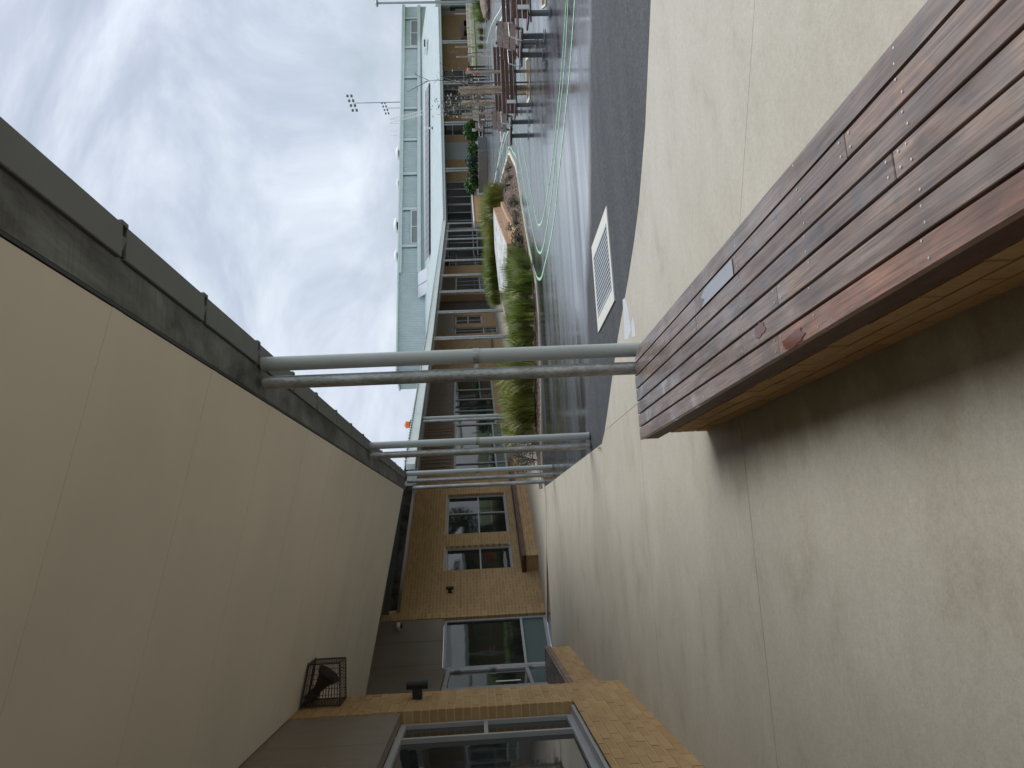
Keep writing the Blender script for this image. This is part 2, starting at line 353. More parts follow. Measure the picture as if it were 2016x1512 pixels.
def slab(poly, name='slab'):
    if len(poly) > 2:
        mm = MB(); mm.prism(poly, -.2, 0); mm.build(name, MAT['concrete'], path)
left = clip(pathpoly, 1, 0, 1.17)
ys = [-8, -3.2, 1.4, 4.42, 7.2, 9.42, 12.1, 15.1, 18.3]
# convex-ish strips so the clipper stays well behaved
for a, b in zip(ys[:-1], ys[1:]):
    x0 = -1.72 if b <= 9.42 else -2.85
    x1 = 1.17 if b <= 9.2 else 1.05
    pl = [(x0, a+g), (x1, a+g), (x1, b-g), (x0, b-g)]
    if b == 9.42: pl = [(x0, a+g), (1.17-g, a+g), (1.17-g, 9.14), (1.05, 9.42-g), (x0, b-g)]
    if b <= 7.2: pl = [(x0, a+g), (1.17-g, a+g), (1.17-g, b-g), (x0, b-g)]
    slab(pl)
rp = [(1.17+g, 9.14), (1.40, 8.78), (1.68, 8.37), (2.02, 7.85), (2.40, 7.13+g), (1.17+g, 7.13+g)]; slab(rp)
slab([(2.40, 7.13-g), (2.64, 6.74), (2.87, 6.43), (3.36, 5.97), (3.80, 5.68), (4.3, 5.35), (6.0, 1.66+g), (1.17+g, 4.36+g), (1.17+g, 7.13-g)])
slab([(1.17+g, 4.36-g), (6.0, 1.66-g), (6.0, -8), (1.17+g, -8)])
slab([(4.3+g, 5.35), (6.5, 4.1), (9.5, 2.6), (9.5, -8), (6.0+g, -8), (6.0+g, 1.66)])
# veranda floor of the angled wing
for a in range(15, 72, 4):
    s0, s1 = a+g+(.7 if a == 15 else 0), a+4-g
    mm = MB(); mm.hexa([FB.p(s0, 0, -.2), FB.p(s1, 0, -.2), FB.p(s1, 3.4, -.2), FB.p(s0, 3.4, -.2), FB.p(s0, 0, .004), FB.p(s1, 0, .004), FB.p(s1, 3.4, .004), FB.p(s0, 3.4, .004)])
    mm.build('slab', MAT['concrete'], path)
# ------------------------------------------------------------------ bricks
_unit = None
def unit_brick(material):
    key = 'ub_'+material.name
    if key in bpy.data.meshes: return bpy.data.meshes[key]
    me = bpy.data.meshes.new(key); c = .5; b = .0
    vs = [(x, y, z) for z in (-.5, .5) for x, y in ((-.5, -.5), (.5, -.5), (.5, .5), (-.5, .5))]
    me.from_pydata(vs, [], [(3, 2, 1, 0), (4, 5, 6, 7), (0, 1, 5, 4), (1, 2, 6, 5), (2, 3, 7, 6), (3, 0, 4, 7)]); me.materials.append(material); return me
def seen(p):
    r = p - CAM; f = r.dot(FF)
    if f <= .3: return 0
    x = 1008 - r.dot(UU)/f*FPX; y = 756 - r.dot(RR)/f*FPX
    return (1/f) if (-30 < x < 2046 and -30 < y < 1542) else 0
def brickwork(F, parent, areas, holes, material, mortar, limit=300, L=.29, Hh=.076, J=.010, depth=.05, proud=0.0, seed=1, mt=None):
    """areas/holes: (s0,s1,z0,z1) rectangles on the frame; bricks cut to the rectangles"""
    rnd = random.Random(seed); cand = []
    for (a0, a1, z0, z1) in areas:
        k0 = int(math.floor(z0/(Hh+J)))
        for k in range(k0, int((z1)/(Hh+J))+1):
            zb = max(k*(Hh+J), z0); zt = min(k*(Hh+J)+Hh, z1)
            if zt-zb < .012: continue
            off = (k % 2)*(L+J)/2; i = math.floor((a0-off)/(L+J))
            while i*(L+J)+off < a1:
                b0 = max(i*(L+J)+off, a0); b1 = min(i*(L+J)+off+L, a1); i += 1
                if b1-b0 < .02: continue
                segs = [(b0, b1)]
                for (h0, h1, hz0, hz1) in holes:
                    if zt <= hz0+.01 or zb >= hz1-.01: continue
                    ns = []
                    for (u0, u1) in segs:
                        if u1 <= h0 or u0 >= h1: ns.append((u0, u1))
                        else:
                            if u0 < h0: ns.append((u0, h0))
                            if u1 > h1: ns.append((h1, u1))
                    segs = ns
                for (u0, u1) in segs:
                    if u1-u0 > .02: cand.append((u0, u1, zb, zt))
    def key(c): return -seen(F.p((c[0]+c[1])/2, 0, (c[2]+c[3])/2))*(c[1]-c[0])
    cand.sort(key=key)
    me = unit_brick(material); rest = MB()
    ang = math.atan2(F.d.y, F.d.x)
    for n_, (u0, u1, zb, zt) in enumerate(cand):
        t = proud + rnd.uniform(-.0022, .0022)
        if n_ < limit and key((u0, u1, zb, zt)) < 0:
            o = bpy.data.objects.new('brick', me); C.objects.link(o); o.parent = parent
            o.location = F.p((u0+u1)/2, t-depth/2, (zb+zt)/2); o.rotation_euler = (0, 0, ang); o.scale = (u1-u0, depth, zt-zb)
        else: rest.fbox(F, u0, u1, t-depth, t, zb, zt)
    if rest.v:
        o = rest.build('brickwork', material, parent); o['kind'] = 'stuff'
    # mortar bed: rectangles minus holes (decomposed in vertical strips)
    for (a0, a1, z0, z1) in areas:
        mo = MB()
        xs = sorted(set([a0, a1]+[x for h in holes for x in h[:2] if a0 < x < a1]))
        for x0, x1 in zip(xs[:-1], xs[1:]):
            zs = [(z0, z1)]
            for h in holes:
                if h[0] < (x0+x1)/2 < h[1]:
                    nz = []
                    for (q0, q1) in zs:
                        if h[3] <= q0 or h[2] >= q1: nz.append((q0, q1))
                        else:
                            if q0 < h[2]: nz.append((q0, h[2]))
                            if q1 > h[3]: nz.append((h[3], q1))
                    zs = nz
            for (q0, q1) in zs: mo.fbox(F, x0+.002, x1-.002, (-.24 if mt is None else mt), proud-.007, q0, q1)
        mo.build('mortar_bed', mortar, parent)
def window(F, parent, s0, s1, z0, z1, vs=(), hs=(), t=-.10, fw=.05, fd=.07, glass=None, name='window', frost_below=None, sill=False, black=False):
    """frame with mullions at vs and transoms at hs; panes are sub-parts"""
    vs = sorted(vs); m = MB(); xs = [s0]+list(vs)+[s1]; zs = [z0]+list(hs)+[z1]
    m.fbox(F, s0, s1, t-fd, t, z1-fw, z1); m.fbox(F, s0, s1, t-fd, t, z0, z0+fw)
    m.fbox(F, s0, s0+fw, t-fd, t, z0+fw, z1-fw); m.fbox(F, s1-fw, s1, t-fd, t, z0+fw, z1-fw)
    for v in vs: m.fbox(F, v-fw*.45, v+fw*.45, t-fd, t+.004, z0+fw, z1-fw)
    for i in range(len(xs)-1):
        a = xs[i]+(fw if i == 0 else fw*.45); b = xs[i+1]-(fw if i == len(xs)-2 else fw*.45)
        for h in hs: m.fbox(F, a, b, t-fd, t-.003, h-fw*.4, h+fw*.4)
    if sill: m.fbox(F, s0-.01, s1+.01, t, .012, z0-.012, z0+.02)
    wo = m.build(name, MAT['black'] if black else MAT['alum'], parent)
    for i in range(len(xs)-1):
        for j in range(len(zs)-1):
            g_ = MB(); a = xs[i]+.02; b = xs[i+1]-.02; q0 = zs[j]+.02; q1 = zs[j+1]-.02
            g_.fbox(F, a, b, t-fd*.62, t-fd*.5, q0, q1)
            mt = MAT['frost'] if (frost_below is not None and (q0+q1)/2 < frost_below) else (glass or (MAT['glass_dark'] if (F is FC or (F is FB and s0 > 40)) else MAT['glass']))
            g_.build('pane', mt, wo)
    return wo
# ------------------------------------------------------------------ near building
bldA = empty('classroom_building', (-1.72, 9.42, 0))
bldA.location = (0, 0, 0)
tag(bldA, 'nearest tan brick classroom wing whose cream soffit covers the path', 'building')
SO = .2096
def zs(x): return 3.0 + SO*(1.0-x)
s_r, zt_ = FA.px(790, 1400); _, zb_ = FA.px(1129, 1380); s_b, _ = FA.px(1129, 1380)
wy1 = s_b; wz0 = zb_; wz1 = zt_
pj, _ = FA.px(700, 1464)
ztop = zs(-1.72)
brickwork(FA, bldA, [(-3.5, 9.42, 0, wz0), (wy1, 9.42, wz0, ztop), (-3.5, .9, wz0, ztop)], [], MAT['brick'], MAT['mortar'], 260, seed=3, depth=.125)
# pier end returning to the recess
FE = Fr(-90, -9.42-.0)
m = MB(); m.box((-3.1, 9.2, 0), (-1.965, 9.411, 3.85)); m.build('return_wall', MAT['mortar'], bldA)
window(FA, bldA, 3.0, wy1-.02, wz0+.03, wz1, vs=(wy1-.62, wy1-2.1, wy1-3.3), t=-.12, fw=.06, fd=.08)
window(FA, bldA, .9, 3.0, wz0+.03, wz1, vs=(1.9,), t=-.12, fw=.06, fd=.08)
# glazing bar across the narrow light beside the pier and second sill step
m = MB(); zt2 = FA.px(957, 1440)[1]; m.fbox(FA, wy1-.58, wy1-.07, -.16, -.125, zt2-.02, zt2+.02); m.fbox(FA, .9, wy1-.02, -.12, -.03, wz0-.001, wz0+.03); m.build('glazing_bar', MAT['alum'], bldA)
for a, b in ((.9, 2.95), (2.95, pj), (pj, wy1)):
    if b-a > .05:
        m = MB(); m.fbox(FA, a+.003, b-.003, -.11, -.012, wz1+.004, ztop+.02); m.build('wall_panel', MAT['panel'], bldA)
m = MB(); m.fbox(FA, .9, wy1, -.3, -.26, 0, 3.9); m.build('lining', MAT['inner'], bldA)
# soffit sheets with flush cover strips
def slope_strip(mm, x0, x1, y0, y1, dz, th):
    mm.hexa([(x0, y0, zs(x0)+dz), (x1, y0, zs(x1)+dz), (x1, y1, zs(x1)+dz), (x0, y1, zs(x0)+dz), (x0, y0, zs(x0)+dz+th), (x1, y0, zs(x1)+dz+th), (x1, y1, zs(x1)+dz+th), (x0, y1, zs(x0)+dz+th)])
yy = [-8.5, -5.1, -2.0, -.6, .65, 1.88, 3.10, 4.29, 5.50, 6.72, 7.95, 9.18, 10.4, 11.6, 12.8, 14.0, 15.28]
for a, b in zip(yy[:-1], yy[1:]):
    x0 = -1.72 if b < 9.5 else -2.9
    m = MB(); slope_strip(m, x0, .985, a+.002, b-.002, 0, .03); m.build('soffit_sheet', MAT['soffit'], bldA)
    if b < 15:
        m = MB(); slope_strip(m, x0, .985, b-.045, b+.045, -.0018, .0015); m.build('cover_strip', MAT['soffit'], bldA)
m = MB(); slope_strip(m, -3.2, 1.3, -8.5, 15.3, .05, .12); m.build('roof_deck', MAT['beam'], bldA)
m = MB(); slope_strip(m, -3.3, 1.39, -8.5, 15.3, .36, .02); m.build('roof_sheet', MAT['roofs'], bldA)
# eaves beam (stained underside) and box gutter in lengths
m = MB(); m.box((.99, -8.5, 2.998), (1.005, 15.3, 3.03)); m.build('shadow_bead', MAT['black'], bldA)
m = MB(); m.box((1.01, -8.5, 3.002), (1.198, 15.62, 3.22)); m.build('eaves_beam', MAT['beam_dirty'], bldA)
gj = [-8.5, -2.9, -1.0, .2, 1.2, 2.15, 3.09, 4.06, 5.09, 6.08, 6.98, 7.97, 8.93, 9.88, 10.85, 11.8, 12.75, 13.7, 14.65, 15.62]
m = MB(); m.box((1.215, -8.4, 2.998), (1.345, 15.6, 3.31)); m.build('gutter_core', MAT['black'], bldA)
for a, b in zip(gj[:-1], gj[1:]):
    m = MB(); m.box((1.204, a+.028, 2.985), (1.352, b-.012, 3.32)); m.build('gutter_length', MAT['beam'], bldA, bevel=.004)
    m = MB(); m.box((1.346, b-.03, 2.983), (1.364, b+.03, 3.328)); m.build('gutter_joint', MAT['beam'], bldA)
# ------------------------------------------------------------------ angled wing (B)
bldB = empty('classroom_wing'); tag(bldB, 'angled brick wing at the end of the path with windows and a pale steel fascia', 'building')
sc0 = 14.3
hB = []
w1 = (18.2, 19.47, .68, 2.53); w2 = (20.15, 22.70, .68, 2.53)
brickwork(FB, bldB, [(16.10, 24.38, 0, 4.2)], [w1, w2], MAT['brick'], MAT['mortar'], 300, seed=5, depth=.11)
window(FB, bldB, w1[0], w1[1], w1[2], w1[3], vs=(), hs=(1.55,), t=-.10, sill=True)
window(FB, bldB, w2[0], w2[1], w2[2], w2[3], vs=(21.55,), hs=(1.55,), t=-.10, sill=True)
# glazed entrance panel of the recess
window(FB, bldB, sc0, 16.10, .0, 2.50, vs=(), hs=(.62,), t=-.08, fw=.07, frost_below=.6)
for a, b in ((sc0-.6, sc0+.12), (sc0+.12, 15.25), (15.25, 16.10)):
    m = MB(); m.fbox(FB, a+.004, b-.004, -.2, -.02, 2.515, 4.4); m.build('wall_panel', MAT['panel'], bldB)
# far part: frames measured from the photograph
def sb(py, px_=930): return FB.px(px_, py)[0]
window(FB, bldB, 24.40, 28.95, .45, 2.36, vs=(25.2, 26.10, 27.5), hs=(.85,), t=-.05, fw=.07, frost_below=.8)
window(FB, bldB, 28.95, 34.80, .66, 2.42, vs=(30.5, 31.9, 33.2), hs=(), t=-.05, fw=.07)
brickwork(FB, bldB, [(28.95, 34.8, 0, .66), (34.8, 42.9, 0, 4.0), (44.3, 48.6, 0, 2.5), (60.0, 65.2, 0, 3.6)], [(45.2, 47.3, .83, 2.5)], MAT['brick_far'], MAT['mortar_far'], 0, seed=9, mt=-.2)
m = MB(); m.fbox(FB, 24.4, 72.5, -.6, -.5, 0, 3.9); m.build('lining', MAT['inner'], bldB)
m = MB(); m.fbox(FB, 24.40, 28.95, -.2, -.02, 0, .45); m.build('base_panel', MAT['panel'], bldB)
for k in range(9):
    a = 24.40+k*(34.8-24.4)/9; b = a+(34.8-24.4)/9
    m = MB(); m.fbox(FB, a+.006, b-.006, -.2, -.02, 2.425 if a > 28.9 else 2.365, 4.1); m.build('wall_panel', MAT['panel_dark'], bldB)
for k in range(12):
    a = 24.9+k*.33
    if a < 28.8:
        m = MB(); m.fbox(FB, a, a+.02, -.02, .012, 2.44, 4.0); m.build('cover_batten', MAT['tan_wood'], bldB)
window(FB, bldB, 42.9, 44.3, .0, 2.5, vs=(43.7,), hs=(.8,), t=-.05, fw=.07)
window(FB, bldB, 45.2, 47.3, .83, 2.5, vs=(46.2,), hs=(1.7,), t=-.06, fw=.09)
for a, b in ((42.9, 44.6), (44.6, 46.6), (46.6, 48.6)):
    m = MB(); m.fbox(FB, a+.01, b-.01, -.2, .006, 2.52, 4.0); m.build('wall_panel', MAT['panel'], bldB)
# dark passage
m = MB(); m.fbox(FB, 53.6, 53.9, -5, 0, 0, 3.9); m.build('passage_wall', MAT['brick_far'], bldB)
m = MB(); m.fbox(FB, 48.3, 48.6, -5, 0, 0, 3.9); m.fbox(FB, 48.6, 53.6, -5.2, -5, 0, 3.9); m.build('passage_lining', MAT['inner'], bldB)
m = MB(); m.fbox(FB, 53.9, 60, -.2, 0, 2.55, 3.9); m.build('ribbed_panel', MAT['panel'], bldB)
for k in range(20):
    m = MB(); m.fbox(FB, 54.0+k*.3, 54.05+k*.3, 0, .03, 2.56, 3.6); m.build('rib', MAT['panel'], bldB)
window(FB, bldB, 53.9, 60.0, .0, 2.55, vs=(55.3, 57.0, 58.5), hs=(.75,), t=-.03, fw=.09, frost_below=.7)
window(FB, bldB, 65.2, 72.6, .0, 3.2, vs=(66.6, 68.0, 69.6, 71.1), hs=(.9, 2.6), t=-.03, fw=.09)
# fascia: pale steel lengths, slightly rising to the far end with the ground
FF_ = Fr(30, -8.2)
def zf(s): return 3.12 + max(0, s-31)*.0062
s0 = 18.0; k = 0
while s0 < 69.5:
    s1 = min(s0+1.2, 69.5)
    m = MB(); m.hexa([FF_.p(s0+.006, 0, zf(s0)), FF_.p(s1-.006, 0, zf(s1)), FF_.p(s1-.006, -.16, zf(s1)), FF_.p(s0+.006, -.16, zf(s0)),
                      FF_.p(s0+.006, 0, zf(s0)+.235), FF_.p(s1-.006, 0, zf(s1)+.235), FF_.p(s1-.006, -.16, zf(s1)+.235), FF_.p(s0+.006, -.16, zf(s0)+.235)])
    m.build('fascia_tile', MAT['zinc'], bldB); s0 += 1.2
m = MB(); m.fbox(FF_, 17.2, 69.4, -.42, -.17, 3.05, 3.3); m.build('eaves_beam', MAT['beam'], bldB)
m = MB(); TB = math.tan(math.radians(10.5))
m.hexa([FB.p(16.4, 0, 3.05+3.0*TB), FB.p(72, 0, 3.3+3.0*TB), FB.p(70, 3.0, 3.3), FB.p(17.4, 3.0, 3.08), FB.p(16.4, 0, 3.15+3.0*TB), FB.p(72, 0, 3.4+3.0*TB), FB.p(70, 3.0, 3.4), FB.p(17.4, 3.0, 3.18)]); m.build('soffit', MAT['panel'], bldB)
# corrugated roof sheet of B with real ribs
def corr(F, s0, s1, t_eave, t_top, zfun, tan, name, parent, mt, pitch=.19, hgt=.032):
    vs = []; s = s0; prof = [(0, 0), (.08, 0), (.11, hgt), (.16, hgt)]
    cols = []
    while s < s1:
        for a, h in prof: cols.append((s+a*pitch/.19, h))
        s += pitch
    cols.append((s1, 0))
    for a, h in cols:
        z = zfun(a)
        vs.append(F.p(a, t_eave, z+h)); vs.append(F.p(a, t_top, z+h+(t_eave-t_top)*tan))
    n = len(cols); me = bpy.data.meshes.new(name); me.from_pydata([tuple(v) for v in vs], [], [(2*i, 2*i+2, 2*i+3, 2*i+1) for i in range(n-1)])
    me.materials.append(mt); o = bpy.data.objects.new(name, me); C.objects.link(o); o.parent = parent; return o
corr(Fr(30, -8.2), 18.0, 69.5, .03, -9, lambda s: zf(s)+.245, math.tan(math.radians(11)), 'roof_sheet', bldB, MAT['roofs'])
# raking junction between the two roofs over the path
a = Vector((1.22, 17.78, 0)); b = Vector((-1.70, 19.95, 0)); dd = (b-a)
up = .66
def rake(za, zb_, off, w_, mt, nm, k0=0, k1=1):
    m = MB(); nn = Vector((dd.y, -dd.x, 0)).normalized(); 
    if nn.y > 0: nn = -nn
    p = a+dd*k0+nn*off; q = a+dd*k1+nn*off; z0 = za+up*k0; z1 = za+up*k1
    m.hexa([p+Vector((0, 0, z0)), q+Vector((0, 0, z1)), q-nn*w_+Vector((0, 0, z1)), p-nn*w_+Vector((0, 0, z0)), p+Vector((0, 0, z0+zb_)), q+Vector((0, 0, z1+zb_)), q-nn*w_+Vector((0, 0, z1+zb_)), p-nn*w_+Vector((0, 0, z0+zb_))])
    m.build(nm, mt, bldB)
for k0, k1 in ((0, .27), (.275, .52), (.525, .76), (.765, 1)): rake(3.20, .30, .14, .14, MAT['beam'], 'rake_gutter', k0, k1)
rake(3.02, .30, 0.0, .2, MAT['beam_dirty'], 'rake_beam')
m = MB(); m.add([(1.36, 15.3, 3.34), (1.36, 18.2, 3.34), (-2.9, 20.5, 4.25), (-2.9, 15.3, 4.2)], [(0, 1, 2, 3)]); m.build('valley_sheet', MAT['beam'], bldB)
# door wall of the recess
bldA2 = bldA
window(FD, bldA2, 9.45, 13.2, .0, 2.42, vs=(10.7, 12.0), hs=(.62,), t=-.05, fw=.07, frost_below=.6)
window(FD, bldA2, 13.2, 15.4, .0, 2.42, vs=(14.3,), hs=(.62,), t=-.05, fw=.07, frost_below=.6)
dr = window(FD, bldA2, 16.0, 18.1, .0, 2.42, vs=(), hs=(.62,), t=-.05, fw=.09, frost_below=.6, name='door')
m = MB(); m.fbox(FD, 15.4, 16.0, -.12, -.03, 0, 2.42); m.build('door_post', MAT['alum'], bldA2)
m = MB()
for z in (.5, 1.3, 2.1): m.fbox(FD, 17.98, 18.04, -.05, -.02, z, z+.14)
m.build('hinge', MAT['screw'], dr)
m = MB(); m.tube(FD.p(16.2, 0, .85), FD.p(16.2, 0, 1.35), .015); m.build('handle', MAT['screw'], dr)
for a_, b_ in ((9.45, 11.6), (11.6, 13.9), (13.9, 16.2), (16.2, 18.3)):
    m = MB(); m.fbox(FD, a_+.004, b_-.004, -.2, -.01, 2.44, 4.1); m.build('wall_panel', MAT['panel'], bldA2)
# ------------------------------------------------------------------ wing C, far side of the courtyard
bldC = empty('far_wing'); tag(bldC, 'long far wing of tan brick under a wide pale steel roof across the courtyard', 'building')
def sc(py, px_=905): return FC.px(px_, py)[0]
ZC = .55
FCf = Fr(73, cC)
s_left = P0.dot(FC.d); s_right = FCf.px(870, 22)[0]
def cz(px_, py): return FC.px(px_, py)[1]
def cwall(y0, y1, kind, **k):
    a, b = sc(y1), sc(y0)
    zt = 3.75
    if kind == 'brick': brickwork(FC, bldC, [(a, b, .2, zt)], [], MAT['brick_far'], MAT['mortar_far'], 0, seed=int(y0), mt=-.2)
    elif kind == 'glass':
        n = k.get('n', 3); window(FC, bldC, a, b, ZC, zt-.35, vs=[a+(b-a)*i/n for i in range(1, n)], hs=(k.get('h', 1.2),), t=-.03, fw=.12)
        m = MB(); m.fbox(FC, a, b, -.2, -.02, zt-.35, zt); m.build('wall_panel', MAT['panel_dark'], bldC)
    elif kind == 'shutter':
        brickwork(FC, bldC, [(a, b, .2, cz(921, (y0+y1)/2))], [], MAT['brick_far'], MAT['mortar_far'], 0, seed=int(y0), mt=-.2)
        z0 = cz(921, (y0+y1)/2); k_ = 0; z = z0
        while z < zt-.1:
            m = MB(); m.fbox(FC, a, b, -.1, -.03+(.015 if k_ % 2 else 0), z, min(z+.11, zt)); m.build('shutter_slat', MAT['shutter'], bldC); z += .115; k_ += 1
    elif kind == 'win':
        z0 = cz(914, (y0+y1)/2)
        brickwork(FC, bldC, [(a, b, .2, z0)], [], MAT['brick_far'], MAT['mortar_far'], 0, seed=int(y0), mt=-.2)
        window(FC, bldC, a, b, z0, zt, vs=(), hs=((z0+zt)/2,), t=-.06, fw=.1)
    elif kind == 'pink':
        m = MB(); s_ = a
        while s_ < b: m.fbox(FC, s_, s_+.10, -.1, .02, .3, zt); s_ += .16
        m.fbox(FC, a, b, -.2, -.09, .3, zt); m.build('ribbed_cladding', MAT['pinkclad'], bldC)
cwall(-30, 18, 'glass', n=5); cwall(18, 30, 'pink'); cwall(30, 137, 'brick'); cwall(137, 163, 'glass', n=2); cwall(163, 228, 'glass', n=5)
cwall(228, 241, 'brick'); cwall(241, 266, 'win'); cwall(266, 279, 'brick'); cwall(279, 314, 'shutter'); cwall(314, 357, 'brick')
cwall(357, 402, 'glass', n=3, h=1.0); cwall(402, 450, 'glass', n=3, h=1.0); cwall(450, 520, 'glass', n=5, h=1.0)
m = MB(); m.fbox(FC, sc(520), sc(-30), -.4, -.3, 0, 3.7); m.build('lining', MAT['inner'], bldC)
# roof, fascia
TC = math.tan(math.radians(11))
zc = 3.33
m = MB(); m.fbox(FCf, s_left-.1, s_right+14, -.3, -.16, 3.28, 3.45); m.build('eaves_beam', MAT['beam'], bldC)
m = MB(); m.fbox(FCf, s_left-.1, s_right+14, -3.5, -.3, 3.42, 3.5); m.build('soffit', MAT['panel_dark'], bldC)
m = MB(); m.fbox(FCf, s_left-.05, s_right+14, -.16, 0, zc, zc+.22); m.build('gutter', MAT['zinc'], bldC)
m = MB(); m.fbox(FCf, s_left-.0, s_right+14, -.0, .05, zc+.20, zc+.24); m.build('gutter_lip', MAT['zinc'], bldC)
_r = ray(836, 736); _k = (cC-16-CAM.dot(FCf.n))/_r.dot(FCf.n); sleft_r = (CAM+_r*_k).dot(FCf.d)
corr(FCf, max(sleft_r, s_left-16), s_right+14, .04, -16, lambda s: zc+.25, TC, 'roof_sheet', bldC, MAT['roofs'], pitch=.25, hgt=.035)
# point of a pixel on the roof plane
def roofp(px_, py):
    # z = zc+.25 + (-(t))*TC with t = P.n - cC
    r = ray(px_, py); n_ = FCf.n; A = zc+.28
    # H + k rz = A - (k r.n + CAM.n - cC)*TC
    k_ = (A - H + (cC - CAM.dot(n_))*TC)/(r.z + r.dot(n_)*TC); return CAM + r*k_
# ------------------------------------------------------------------ hall beyond (fit through the visible foot line)
pa = roofp(829, 60); pb = roofp(836, 560)
hd_ = math.degrees(math.atan2((pa-pb).x, (pa-pb).y)); FH = Fr(hd_, 0); FH = Fr(hd_, pa.dot(FH.n))
hall = empty('hall'); tag(hall, 'tall pale steel clad hall rising behind the roof of the far wing', 'building')
sa = FH.px(800, 14)[0]; sb_ = FH.px(800, 736)[0]
ztl = [FH.px(788, y)[1] for y in (60, 300, 560)]; zh = sum(ztl)/3 - .1
zlo = 3.5
def hs(y): return FH.px(800, y)[0]
# ribbed cladding in bays between downpipes
bays = [736, 540, 486, 413, 344, 277, 215, 154, 95, 38, 14]
for y1, y0 in zip(bays[:-1], bays[1:]):
    a, b = hs(y1), hs(y0)
    if a > b: a, b = b, a
    vs = []; s = a; cols = []
    while s < b-.05:
        cols += [(s, 0), (s+.20, 0), (s+.235, .04), (s+.265, .04)]; s += .30
    cols.append((b, 0))
    for q, h in cols: vs += [FH.p(q, h, zlo), FH.p(q, h, zh)]
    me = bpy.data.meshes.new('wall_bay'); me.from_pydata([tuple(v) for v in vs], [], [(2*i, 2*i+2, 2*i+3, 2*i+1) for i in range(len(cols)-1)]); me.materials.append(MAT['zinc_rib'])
    o = bpy.data.objects.new('wall_bay', me); C.objects.link(o); o.parent = hall
a, b = min(sa, sb_), max(sa, sb_)
e1 = hs(540)
m = MB(); m.fbox(FH, a if abs(a-sa) < .01 else e1, b, 0.02, .35, zh-.12, zh+.22) if False else m.fbox(FH, min(e1, sa), max(e1, sa), .05, .4, zh-.28, zh+.02); m.build('eaves_gutter', MAT['zinc'], hall)
m = MB(); m.fbox(FH, a-.2, b+.2, -3, .45 , zh+.0, zh+.14); m.build('roof_edge', MAT['roofs'], hall)
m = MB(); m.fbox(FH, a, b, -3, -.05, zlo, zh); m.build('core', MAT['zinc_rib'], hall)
zft = FH.px(826, 200)[1]
m = MB(); m.fbox(FH, min(e1, sa), max(e1, sa), .05, .32, zft-.15, zft+.25); m.build('base_gutter', MAT['zinc'], hall)
for y in (486, 413, 344, 277, 215, 154, 95, 38):
    s = hs(y); m = MB(); m.fbox(FH, s-.16, s+.16, .04, .20, zft+.3, zh-.25); m.build('downpipe', MAT['zinc'], hall)
    m = MB(); m.fbox(FH, s-.26, s-.17, .04, .10, zft+.3, zh-.25); m.build('shadow_joint', MAT['beam'], hall)
for (x0, x1, y0, y1, nl) in ((810, 823.5, 43, 91, 9), (811, 828, 417, 480, 14)):
    s0_, s1_ = sorted((hs(y0), hs(y1))); zz1 = FH.px(x0, (y0+y1)/2)[1]; zz0 = FH.px(x1, (y0+y1)/2)[1]
    m = MB(); fw = .14
    m.fbox(FH, s0_-fw, s1_+fw, .03, .16, zz1, zz1+fw); m.fbox(FH, s0_-fw, s0_, .03, .16, zz0, zz1); m.fbox(FH, s1_, s1_+fw, .03, .16, zz0, zz1); m.fbox(FH, (s0_+s1_)/2-.05, (s0_+s1_)/2+.05, .06, .17, zz0, zz1)
    lv = m.build('louvre', MAT['zinc'], hall)
    for k in range(nl):
        z = zz0+(zz1-zz0)*(k+.2)/nl
        m = MB(); m.hexa([FH.p(s0_, .12, z), FH.p(s1_, .12, z), FH.p(s1_, .05, z+.05), FH.p(s0_, .05, z+.05), FH.p(s0_, .12, z+.03), FH.p(s1_, .12, z+.03), FH.p(s1_, .05, z+.10), FH.p(s0_, .05, z+.10)]); m.build('blade', MAT['shutter'], lv)
# roof vents on the hall
def mush(y, big=1.0, i=0):
    s = hs(y); p = FH.p(s, -1.5, zh+.14)
    o = empty('roof_vent', p)
    names = ['left of the access ladder', 'second from the ladder along the ridge', 'above the slatted louvre', 'beyond the louvre near the plain wall']
    tag(o, 'round white capped roof vent on the hall, %s' % names[i], 'roof vent', 'round vents on the hall roof')
    r = .8*big
    m = MB(); m.lathe((0, 0, 0), [(r*.55, 0), (r*.62, .35*big), (r*.4, .36*big)], 16); m.build('throat', MAT['black'], o)
    m = MB(); m.lathe((0, 0, .38*big), [(r*1.25, 0), (r*1.2, .12), (r*.9, .32*big), (r*.3, .42*big)], 18); m.build('cap', MAT['white'], o, smooth=True)
for i, (y, b_) in enumerate(((283, .8), (343, .62), (426, .9), (486, .72))): mush(y, b_, i)
# access ladder and guard rail
lad = empty('roof_ladder'); tag(lad, 'white access ladder leaning on the hall wall from the lower roof', 'ladder')
p1 = FH.px(830, 219); p2 = FH.px(787, 233)
for dy in (0, 7.5):
    q0 = FH.p(*(lambda t: (t[0], 1.6, t[1]))(FH.px(832, 218+dy, 1.6))); q1 = FH.p(*(lambda t: (t[0], .3, t[1]))(FH.px(770, 234+dy, .3)))
    m = MB(); m.tube(q0, q1, .045, n=6); m.build('stile', MAT['white'], lad)
    if dy == 0: qa0, qa1 = q0, q1
    else: qb0, qb1 = q0, q1
for k in range(1, 16):
    m = MB(); t_ = k/16; m.tube(qa0.lerp(qa1, t_), qb0.lerp(qb1, t_), .02, n=5); m.build('rung', MAT['white'], lad)
gr = empty('roof_guardrail'); tag(gr, 'thin white guard rail on the hall roof at the ladder top', 'railing')
gp = [FH.px(x, y, -.3) for x, y in ((767, 234), (767, 271), (786, 271), (786, 234), (776, 234), (776, 271))]
def GP(x, y): s_, z_ = FH.px(x, y, -.3); return FH.p(s_, -.3, z_)
